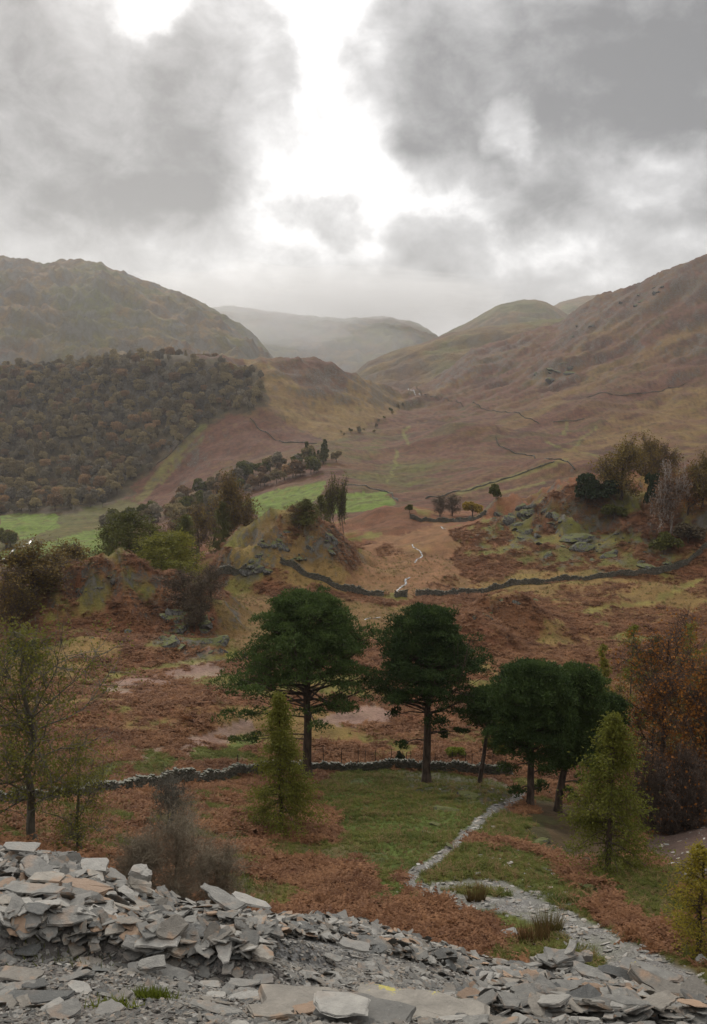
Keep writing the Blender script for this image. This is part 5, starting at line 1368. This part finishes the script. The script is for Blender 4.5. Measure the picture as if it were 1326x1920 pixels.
def rush(px, py, Y, wd, ht, label, seed, mat='rush', n=260):
    rng = np.random.default_rng(seed); b = at(px, py, Y)
    a = rng.uniform(0, 6.28, n); r = wd/2*np.sqrt(rng.random(n)); p = np.stack([np.cos(a)*r, np.sin(a)*r*.6, np.zeros(n)-.05], 1)
    p[:, 2] += H(b[0]+p[:, 0], b[1]+p[:, 1])-b[2]
    d = np.stack([np.cos(a)*.25+rng.normal(0, .12, n), np.sin(a)*.25+rng.normal(0, .12, n), np.ones(n)], 1)
    V, Fc = spikes_at(p, d, ht, .022, rng)
    o = mesh_obj('rush_clump', V, Fc, M[mat]); o.location = b; tag(o, label, 'rushes')
for i, a in enumerate([(893,1676,47,1.0,1.0,'compact brown rush clump between the two arms of the path'), (1000,1752,39.5,1.5,.95,'left part of the brown rushes beside the stony path'), (1028,1735,41,1.3,1.1,'taller brown rushes touching the stony path'),
                       (1298,1832,29,.5,.5,'small dark rush tuft at the right edge by the slates')]):
    rush(a[0], a[1], a[2], a[3], a[4], a[5], 400+i)

# ------------------------------------------------------------------ slate
def slab_mesh(seed, aspect=1.4, th=.12, n=None, curve=.05):
    """an irregular cleaved plate about 1 across with stepped, layered edges"""
    rng = np.random.default_rng(seed)
    hx, hy = .5*aspect**.5, .5/aspect**.5
    poly = [np.array(p)*rng.uniform(.8, 1.1) for p in ((-hx, -hy), (hx, -hy), (hx, hy), (-hx, hy))]
    for _ in range(int(rng.integers(2, 5))):        # break off corners
        i = int(rng.integers(0, len(poly))); p = poly[i]; a0 = poly[i-1]; b0 = poly[(i+1) % len(poly)]
        poly[i:i+1] = [p+(a0-p)*rng.uniform(.12, .55), p+(b0-p)*rng.uniform(.12, .55)]
    rag = []
    for i in range(len(poly)):
        a0 = poly[i]; b0 = poly[(i+1) % len(poly)]; rag.append(a0)
        if np.linalg.norm(b0-a0) > .22:
            for f_ in ((.5,) if np.linalg.norm(b0-a0) < .5 else (.33, .68)): rag.append(a0+(b0-a0)*(f_+rng.uniform(-.12, .12))+rng.normal(0, .030, 2))
    poly = np.array(rag); poly -= poly.mean(0); n = len(poly); ox = poly[:, 0]; oy = poly[:, 1]
    ring = []
    levels = [(-.5, .93), (-.12, 1.0), (-.06, .955), (.22, .975), (.27, .935), (.5, .92)] if rng.random() < .6 else [(-.5, .97), (.5, .93)]
    wx, wy = rng.normal(0, .12, 2)
    for zl, s in levels:
        jx = rng.normal(0, .014, n); jy = rng.normal(0, .014, n)
        ring.append(np.stack([ox*s+jx, oy*s+jy, zl*th*(1+ox*wx*3+oy*wy*3)+rng.normal(0, th*.07, n)], 1))
    V = np.concatenate(ring+[np.array([[0, 0, -.5*th]]), np.array([[rng.normal(0, .1), 0, .5*th+rng.normal(0, th*.12)]])])
    m = len(levels); Q = []; Tt = []
    for k in range(m-1):
        for i in range(n): j = (i+1) % n; Q.append([k*n+i, k*n+j, (k+1)*n+j, (k+1)*n+i])
    c0 = m*n; c1 = c0+1
    for i in range(n): j = (i+1) % n; Tt.append([c0, j, i]); Tt.append([c1, (m-1)*n+i, (m-1)*n+j])
    return V, [np.array(Q), np.array(Tt)]
SP = []
for i in range(18):
    V, Fc = slab_mesh(500+i, aspect=[1.3, 1.8, 2.3, 1.5, 2.9, 1.2][i % 6], th=[.05, .08, .04, .12, .065, .16][(i*5) % 6])
    SP.append((V, Fc))
SL = {}
for mk in ('slate', 'slate_warm', 'slate_brown', 'slate_dark', 'slate_pale'):
    SL[mk] = [mesh_obj('slate_slab', V, Fc, M[mk], link=False) for (V, Fc) in SP[:18 if mk in ('slate',) else 9]]
def normal_at(x, y, e=.15):
    dx = (H(x+e, y)-H(x-e, y))/(2*e); dy = (H(x, y+e)-H(x, y-e))/(2*e); return dx, dy
# loose small chips and flat pieces covering the heap
def chip_points(n, seed, r0, r1, need=None):
    rng = np.random.default_rng(seed)
    az = rng.uniform(-.47, .47, n); r = np.sqrt(rng.uniform(r0**2, r1**2, n)); x = r*np.sin(az); y = r*np.cos(az); z = H(x, y)
    return x, y, z, r, rng
def lay(x, y, z, s, rng, name, srcs, tilt=.22, lift=.12, label=None):
    dx, dy = normal_at(x, y)
    rx = np.arctan(dy)*.6+rng.normal(0, tilt, len(x)); ry = -np.arctan(dx)*.8+rng.normal(0, tilt, len(x)); rz = rng.uniform(0, 6.28, len(x))
    # orientation: spin about the plate's own axis first, then lie along the slope
    rot = np.zeros((len(x), 3))
    from mathutils import Euler
    for i in range(len(x)):
        m = Euler((rx[i], ry[i], 0)).to_matrix() @ Euler((0, 0, rz[i])).to_matrix(); rot[i] = m.to_euler()
    P = np.stack([x, y, z+s*lift*rng.uniform(.2, 1.3, len(x))], 1); thn = rng.uniform(.4, 1.0, len(x))
    k = rng.integers(0, len(srcs), len(x))
    for i, src in enumerate(srcs):
        q = k == i
        if q.any():
            scatter(name, src, P[q], rot[q], s[q][:, None]*np.stack([np.ones(q.sum()), np.ones(q.sum()), thn[q]], 1), label)
x, y, z, r, rng = chip_points(42000, 21, 2.6, 17.5)
s = (.012+.125*rng.random(len(x))**5*sstep(fbm(x/.9, y/.9, 3, 400), -.25, .15)+.0020*r)
lay(x, y, z, s, rng, 'slate_chips', SL['slate'][:5]+SL['slate_warm'][:2]+SL['slate_pale'][:2]+SL['slate_dark'][:1], .25, .14, 'small slate chips covering the spoil heap')
x, y, z, r, rng = chip_points(34000, 25, 2.6, 7.5)
lay(x, y, z, .010+.035*rng.random(len(x))**2, rng, 'slate_chips', SL['slate'][:6]+SL['slate_warm'][:3]+SL['slate_pale'][:3]+SL['slate_dark'][:2], .3, .2, 'fine slate gravel nearest the camera')
for sd_, n_, pz in ((31, 9000, [(0,1600),(130,1622),(290,1690),(420,1712),(520,1740),(500,1810),(420,1800),(300,1800),(0,1760)]), (32, 7000, [(420,1722),(640,1728),(900,1806),(960,1822),(960,1850),(760,1800),(600,1765),(440,1752)]),
                   (33, 6000, [(900,1822),(1060,1830),(1326,1885),(1326,1920),(880,1920)])):
    x, y, z, r, rng = chip_points(60000, sd_, 4.5, 14.0); px, py = project(x, y, z); ok = inpoly(px, py, pz)
    x, y, z, r = x[ok][:n_], y[ok][:n_], z[ok][:n_], r[ok][:n_]; s = .045+.13*rng.random(len(x))**2.5
    lay(x, y, z+.03, s, rng, 'slate_flakes', SL['slate'][:6]+SL['slate_warm'][:2]+SL['slate_pale'][:2]+SL['slate_dark'][:1]+SL['slate_brown'][:1], .32, .5, 'broken flakes heaped on the banks of the spoil heap')
# path stones
x, y, z, r, rng = chip_points(42000, 22, 22, 95)
col, sl, br, gr = cover(x, y, z); ok = rng.random(len(x)) < sl*np.clip(60/r, .3, 1)
x, y, z, r = x[ok], y[ok], z[ok], r[ok]
s = (.10+.34*rng.random(len(x))**3)
lay(x, y, z, s, rng, 'path_slates', SL['slate'][5:8]+SL['slate_warm'][2:4]+SL['slate_pale'][2:5], .16, .12, 'flat slates strewn along the winding path')
# strays on the turf beside the path
x, y, z, r, rng = chip_points(9000, 23, 24, 70)
px, py = project(x, y, z)
ok = inpoly(px, py, [(770,1600),(850,1560),(930,1540),(1090,1620),(1140,1680),(1326,1800),(1326,1900),(1000,1800),(860,1720),(740,1680)]) & (rng.random(len(x)) < .16)
lay(x[ok], y[ok], z[ok], .08+.3*rng.random(ok.sum())**3, rng, 'stray_slates', SL['slate_pale'][5:7]+SL['slate_warm'][5:6], .2, .1, 'stray slates lying in the turf')

# 300 larger slabs, each its own object
REG = [('left bank of the spoil heap', lambda px, py: px < 420), ('middle of the spoil heap', lambda px, py: px < 900), ('cairn end of the spoil heap', lambda px, py: True)]
rs_ = random.Random(77)
from mathutils import Euler, Vector
def set_on(o, x, y, s, rz, tx=0, ty=0, lift=.1, zs=1.0):
    dx, dy = normal_at(np.array([x]), np.array([y])); m = Euler((math.atan(float(dy[0]))*.35+tx*.7, -math.atan(float(dx[0]))*.4+ty*.7, 0)).to_matrix() @ Euler((0, 0, rz)).to_matrix()
    o.rotation_euler = m.to_euler(); o.location = (x, y, hz(x, y)+lift); o.scale = (s, s, s*zs)
placed = 0
bands = [  # polygon in the photograph, how many, size range m, tilt, stack lift
 ([(0,1605),(120,1630),(230,1650),(300,1700),(310,1740),(150,1740),(0,1745)], 100, .08, .28, .22, .08),
 ([(250,1700),(420,1715),(520,1740),(500,1800),(420,1790),(300,1780)], 54, .07, .26, .28, .07),
 ([(420,1725),(620,1728),(800,1780),(960,1825),(940,1850),(800,1810),(620,1760),(450,1750)], 66, .10, .27, .20, .05),
 ([(0,1850),(420,1800),(900,1850),(1000,1920),(0,1920)], 24, .10, .24, .10, .02),
 ([(900,1830),(1050,1810),(1250,1850),(1326,1890),(1326,1920),(950,1920)], 56, .12, .32, .28, .08)]
for poly, n, s0, s1, tilt, lf in bands:
    k = 0
    while k < n:
        px = rs_.uniform(0, 1326); py = rs_.uniform(1600, 1920)
        if not inpoly(np.array([px]), np.array([py]), poly)[0]: continue
        p = hit(px, py, 2.4, 18)
        mk = rs_.choices(['slate', 'slate_warm', 'slate_pale', 'slate_dark', 'slate_brown'], [.52, .2, .16, .09, .03])[0]
        o = rs_.choice(SL[mk]).copy(); C.objects.link(o)
        reg = next(nm for nm, f in REG if f(px, py))
        if poly is bands[2][0]: reg = 'far rim of the spoil heap'
        tag(o, {'slate': 'plain grey', 'slate_warm': 'warm grey', 'slate_pale': 'pale', 'slate_dark': 'dark', 'slate_brown': 'rusty'}[mk]+' slate slab lying loose on the '+reg, 'slate slab', mk.replace('slate_', '').replace('slate', 'grey')+' slabs on the '+reg)
        s = s0+(s1-s0)*rs_.random()**1.7
        set_on(o, p[0], p[1], s, rs_.uniform(0, 6.28), rs_.gauss(0, tilt), rs_.gauss(0, tilt), lf*rs_.random()+.02, rs_.uniform(.6, 1.2))
        k += 1
# named slabs, one by one
def hero(px, py, wpx, aspect, th, rz, tx, ty, mat, label, seed, lift=.08, name='slate_slab', cat='slate slab', n=None):
    p = hit(px, py, 2.4, 18); yr = float(np.interp(px, [q[0] for q in RIM], [q[2] for q in RIM]))
    if p[1] > yr: p = at(px, py, yr-.5)
    dist = math.sqrt(float(p@p)); s = .84*wpx*dist/F/aspect**.5; th = th*.6
    V, Fc = slab_mesh(seed, aspect, th, n)
    o = mesh_obj(name, V, Fc, M[mat]); tag(o, label, cat)
    set_on(o, p[0], p[1], s, rz, tx, ty, lift*min(1.1, dist/11))
    return o
HS = [
 (160,1697,105,1.9,.20,-.35,.15,.1,'slate_brown','rusty orange brown slate block on the left bank',900,.22),
 (75,1672,85,1.7,.12,-.5,.35,.2,'slate','long smooth grey slab tilted down beside the rusty block',901,.25),
 (40,1622,70,1.8,.13,0,.1,.0,'slate_pale','pale flat slab on top of the pile at the left edge',902,.22),
 (175,1656,55,1.2,.14,.2,.3,0,'slate_pale','broad pale slab near the top of the left pile',903,.22),
 (262,1668,56,1.2,.5,.3,.1,.3,'slate_warm','pinkish boulder at the right end of the left pile',904,.16),
 (265,1645,44,1.2,.6,.1,.1,.3,'slate_pale','white veined boulder perched at the corner of the rim',905,.36),
 (60,1708,115,2.6,.08,-.08,.05,.05,'slate','long thin plate projecting over the hollow at the left',906,.25),
 (95,1700,70,1.7,.10,-.1,.1,.1,'slate_warm','warm plate lying on the long thin plate',907,.36),
 (415,1730,100,2.5,.16,-.55,.3,.15,'slate','big long grey block tilted on the rim in the middle',908,.30),
 (470,1733,95,2.8,.12,-.3,.1,.1,'slate_pale','long pale block lying behind the big tilted block',909,.28),
 (515,1765,45,1.4,.30,.1,.2,.2,'slate','squat block at the lower end of the long pale block',910,.12),
 (218,1758,42,1.5,.16,.2,.2,.1,'slate_warm','small pale plate leaning on the slope above the hollow',911,.1),
 (322,1775,62,1.4,.30,.9,.7,.2,'slate_warm','upright thick block standing in the middle of the left pile',912,.22),
 (295,1768,45,2.0,.25,.9,.4,.3,'slate','narrow block propped against the upright block',913,.2),
 (295,1802,90,2.8,.14,.05,.1,.0,'slate_pale','long pale plate bridging the gap over the green tuft',914,.22),
 (285,1830,64,2.0,.26,.45,.4,.2,'slate','grey wedge leaning below the long pale plate',915,.14),
 (175,1787,40,2.2,.30,-1.0,.1,.1,'slate_warm','small upright finger of slate on the bare slope',916,.1),
 (40,1842,92,2.0,.10,-.12,.1,.05,'slate_warm','flat purple grey plate at the lower left edge',917,.08),
 (150,1862,64,1.8,.12,-.35,.1,.1,'slate_pale','pale triangular plate below the bare slope',918,.06),
 (55,1790,46,1.6,.08,.2,.1,.1,'slate_dark','dark plate in the shadow of the overhang',919,.05),
 (440,1795,44,1.5,.06,0,.1,0,'slate_dark','dark flat plate lying on the gravel right of the pile',920,.04),
 (495,1805,50,2.0,.08,-.05,.1,0,'slate_warm','oval warm plate on the gravel below the long blocks',921,.05),
 (495,1842,46,1.5,.10,.1,.1,0,'slate_pale','pale lumpy plate in the middle of the gravel',922,.05),
 (395,1850,42,1.9,.08,0,.1,0,'slate_pale','left of two pale plates on the low gravel',923,.04),
 (405,1870,40,1.8,.08,0,.1,0,'slate_pale','right of two pale plates on the low gravel',924,.04),
 (460,1872,66,2.6,.07,.1,.1,0,'slate_pale','long pale sheet near the bottom of the gravel',925,.04),
 (665,1792,72,1.9,.14,-.2,.15,.1,'slate_pale','broad pale slab in the centre of the heap',926,.12),
 (625,1808,42,1.8,.14,-.2,.15,.1,'slate','grey slab just below the broad pale slab',927,.08),
 (645,1762,26,1.0,.7,.1,.2,.1,'slate_dark','dark pointed lump on the far rim of the heap',928,.10),
 (838,1800,46,2.2,.14,.3,.3,.1,'slate_dark','dark plate tilted on the right part of the rim',929,.10),
 (600,1900,250,1.7,.12,.0,.05,.05,'slate_warm','huge warm slab at the bottom edge in the middle',930,.06),
 (680,1912,200,1.7,.10,-.2,.02,.0,'slate','huge grey slab with smooth top at the bottom centre',931,.13),
 (790,1906,270,1.9,.12,-.15,.1,.0,'lichen','huge slab with a yellow lichen patch at the bottom edge',932,.07),
 (510,1910,90,1.4,.25,.2,.0,.0,'slate_warm','sandy coloured slab left of the huge bottom slabs',933,.08),
 (640,1915,110,1.3,.10,-.1,.05,.0,'slate_pale','smooth pale plate lying on the huge grey slab',934,.20),
]
for a in HS:
    hero(a[0], a[1], a[2], a[3], a[4], a[5], a[6], a[7], a[8], a[9], a[10], a[11])
# cairn: a rough stack of plates, each a thing
rc = random.Random(3)
cb = at(1048, 1838, 11.6)
dist = float(np.linalg.norm(cb)); hh = 0.0
words = ['left', 'middle', 'right']
for cse in range(9):
    npl = 3 if cse < 5 else (2 if cse < 8 else 1); half = .34*(1-cse/12)
    for k in range(npl):
        mt = rc.choice(['slate', 'slate', 'slate_dark', 'slate_warm', 'slate_pale'])
        o = mesh_obj('cairn_slab', *slab_mesh(950+cse*3+k, rc.uniform(1.3, 2.4), .13), M[mt]); wd = rc.uniform(.28, .44)
        ordn = ['lowest', 'second', 'third', 'fourth', 'fifth', 'sixth', 'seventh', 'eighth', 'topmost'][cse]
        nm = {'slate': 'grey', 'slate_dark': 'dark', 'slate_warm': 'warm grey', 'slate_pale': 'pale'}[mt]
        tag(o, '%s plate%s in the %s course of the cairn' % (nm, '' if npl == 1 else ' at the '+([words[0], words[2]][k] if npl == 2 else words[k]), ordn), 'slate slab')
        fx = 0 if npl == 1 else (k/(npl-1)*2-1)*half*.62
        o.location = (cb[0]+fx+rc.uniform(-.05, .05), cb[1]+rc.uniform(-.09, .09), cb[2]-.05+cse*.056); o.rotation_euler = (rc.uniform(-.2, .1), rc.uniform(-.14, .14), rc.uniform(-.7, .7)); o.scale = (wd, wd, wd)
for i in range(26):                                # rubble round the foot of the cairn
    V = SL[rc.choice(['slate', 'slate_warm', 'slate', 'slate_dark'])][rc.randrange(9)].copy(); C.objects.link(V)
    tag(V, 'loose plate packed round the foot of the cairn', 'slate slab', 'plates round the foot of the cairn')
    x_ = cb[0]+rc.gauss(0, .50); y_ = cb[1]+rc.gauss(0, .22)-.12; d_ = math.hypot((x_-cb[0])/.6, (y_-cb[1])/.3)
    set_on(V, x_, y_, rc.uniform(.16, .38), rc.uniform(0, 6.28), rc.gauss(0, .3), rc.gauss(0, .3), max(.04, .32-.16*d_))
for a in [(1098,1838,26,1.0,.7,.2,.1,.1,'slate_warm','rounded brown lump beside the top of the cairn',970,.36), (1070,1836,44,2.4,.3,1.0,.3,-.6,'slate','pointed slab sticking up behind the cairn',971,.46),
          (1010,1870,70,1.9,.12,0,.2,0,'slate_pale','pale flat slab at the left foot of the cairn',972,.12), (1110,1858,80,2.2,.16,-.3,.3,.1,'slate','long slab sloping away right of the cairn',973,.22),
          (1165,1850,85,2.8,.10,-.35,.35,.1,'slate_dark','dark long slab lying right of the cairn',974,.20), (1080,1885,95,1.7,.14,.0,.2,0,'slate','big grey slab below the cairn',975,.20),
          (1100,1908,80,1.4,.20,.6,.3,.2,'slate_dark','steeply tilted dark slab at the bottom right',976,.20), (1188,1868,24,1.2,1.6,.2,.0,.0,'lichen','small upright stone with yellow lichen right of the cairn',977,.30),
          (1240,1890,120,2.6,.16,-.35,.5,.2,'slate_warm','long jagged brownish slab at the lower right',978,.22), (1170,1895,90,1.5,.25,.1,.2,.1,'slate_warm','thick sandy slab in the lower right group',979,.15),
          (1300,1895,70,1.5,.30,.7,.5,.2,'slate_warm','orange tinted block at the lower right corner',980,.2), (1030,1905,70,2.0,.14,.2,.2,.1,'slate','grey slab low between the cairn and the bottom edge',981,.15),
          (1215,1858,110,2.6,.10,-.45,.3,.1,'slate','long thin slab behind the jagged brownish one',982,.25)]:
    hero(*a)
def stray(px, py, wd, label, seed, mat='slate_pale', tx=.5):
    p = hit(px, py, 20, 70); V, Fc = slab_mesh(seed, 1.3, .16); o = mesh_obj('slate_slab', V, Fc, M[mat]); tag(o, label, 'slate slab'); set_on(o, p[0], p[1], wd, .4, tx, .2, .2)
stray(957, 1758, .75, 'pale slab propped on the mossy mound beyond the rim', 990)
stray(1312, 1806, .45, 'grey slab under the golden larch at the right edge', 991, 'slate')
# green tufts in the heap
def heap_tuft(px, py, n, wd, label, seed, mat='moss', ht=.07):
    p = hit(px, py, 2.4, 16); rng = np.random.default_rng(seed)
    q = np.stack([rng.normal(0, wd, n), rng.normal(0, wd*.4, n), np.zeros(n)], 1); q[:, 2] = H(q[:, 0]+p[0], q[:, 1]+p[1])-p[2]
    V, Fc = spikes_at(q, rng.normal(size=(n, 3))*.45+np.array([0, 0, 1.]), ht, .004, rng)
    o = mesh_obj('grass_tuft', V, Fc, M[mat]); o.location = p; tag(o, label, 'grass tuft')
heap_tuft(285, 1872, 420, .07, 'bright green mossy tuft under the slate pile on the left', 1)
heap_tuft(215, 1890, 200, .06, 'second green tuft just left of the bright one', 2)
heap_tuft(860, 1892, 120, .03, 'small yellow green tuft near the huge bottom slabs', 3)
heap_tuft(60, 1765, 260, .30, 'dark grass in the hollow under the overhanging plates', 4, 'grass', .06)

# ------------------------------------------------------------------ haze and low mist
def vol(name, dens, col=(.93, .95, 1.0, 1), aniso=.3):
    m, t = new_mat(name)
    v = t.node('ShaderNodeVolumePrincipled', {'Color': col, 'Density': dens, 'Anisotropy': aniso})
    t.node('ShaderNodeOutputMaterial', {'Volume': v.outputs[0]})
    return m
def boxmesh(name, lo, hi, mat):
    x0, y0, z0 = lo; x1, y1, z1 = hi
    V = [(x, y, z) for z in (z0, z1) for y in (y0, y1) for x in (x0, x1)]
    f = np.array([[0, 2, 3, 1], [4, 5, 7, 6], [0, 1, 5, 4], [2, 6, 7, 3], [0, 4, 6, 2], [1, 3, 7, 5]])
    return mesh_obj(name, V, f, mat)
hzb = boxmesh('haze', (-13500, -13500, -600), (13500, 13500, 620), vol('haze_air', HAZE_DENSITY, aniso=.55)); tag(hzb, 'thin damp haze filling the valley', None, kind='stuff')

def mist(px, py, Y, rx, ry, rz, dens, label):
    n, m = 40, 24; th = np.linspace(0, 2*math.pi, n, endpoint=False); ph = np.linspace(.02, math.pi-.02, m)
    A_, B_ = np.meshgrid(th, ph, indexing='ij'); D_ = np.stack([np.cos(A_)*np.sin(B_), np.sin(A_)*np.sin(B_), np.cos(B_)], -1)
    k = 1+fbm(D_[..., 0]*2+D_[..., 2]*3+py*.1, D_[..., 1]*2-D_[..., 2], 3, 88)*.5
    V = (D_*k[..., None]*np.array([rx, ry, rz])).reshape(-1, 3)
    I, J = np.meshgrid(np.arange(n), np.arange(m-1), indexing='ij'); I2 = (I+1) % n
    V = np.concatenate([V, [[0, 0, rz]], [[0, 0, -rz]]]); a = n*m
    Fq = np.stack([I*m+J, I*m+J+1, I2*m+J+1, I2*m+J], -1).reshape(-1, 4)
    i = np.arange(n); i2 = (i+1) % n
    caps = np.concatenate([np.stack([np.full(n, a), i*m, i2*m], 1), np.stack([np.full(n, a+1), i2*m+m-1, i*m+m-1], 1)])
    o = mesh_obj('mist', V, [Fq, caps], vol('mist_air', dens, (.97, .97, .97, 1), .2), smooth=True)
    o.location = (float(UU(px, py))*Y, Y, float(T(py))*Y); tag(o, label, None, kind='stuff')
mist(560, 550, 4300, 900, 420, 125, .0013, 'low cloud hanging on the fell at the head of the valley')
mist(480, 600, 3700, 420, 300, 120, .0009, 'thin shower drifting past the end of the craggy fell')
mist(720, 575, 4350, 620, 380, 120, .0012, 'low cloud on the shoulder right of the valley head')
mist(560, 650, 3000, 420, 420, 120, .0003, 'pale mist filling the valley mouth below the low cloud')
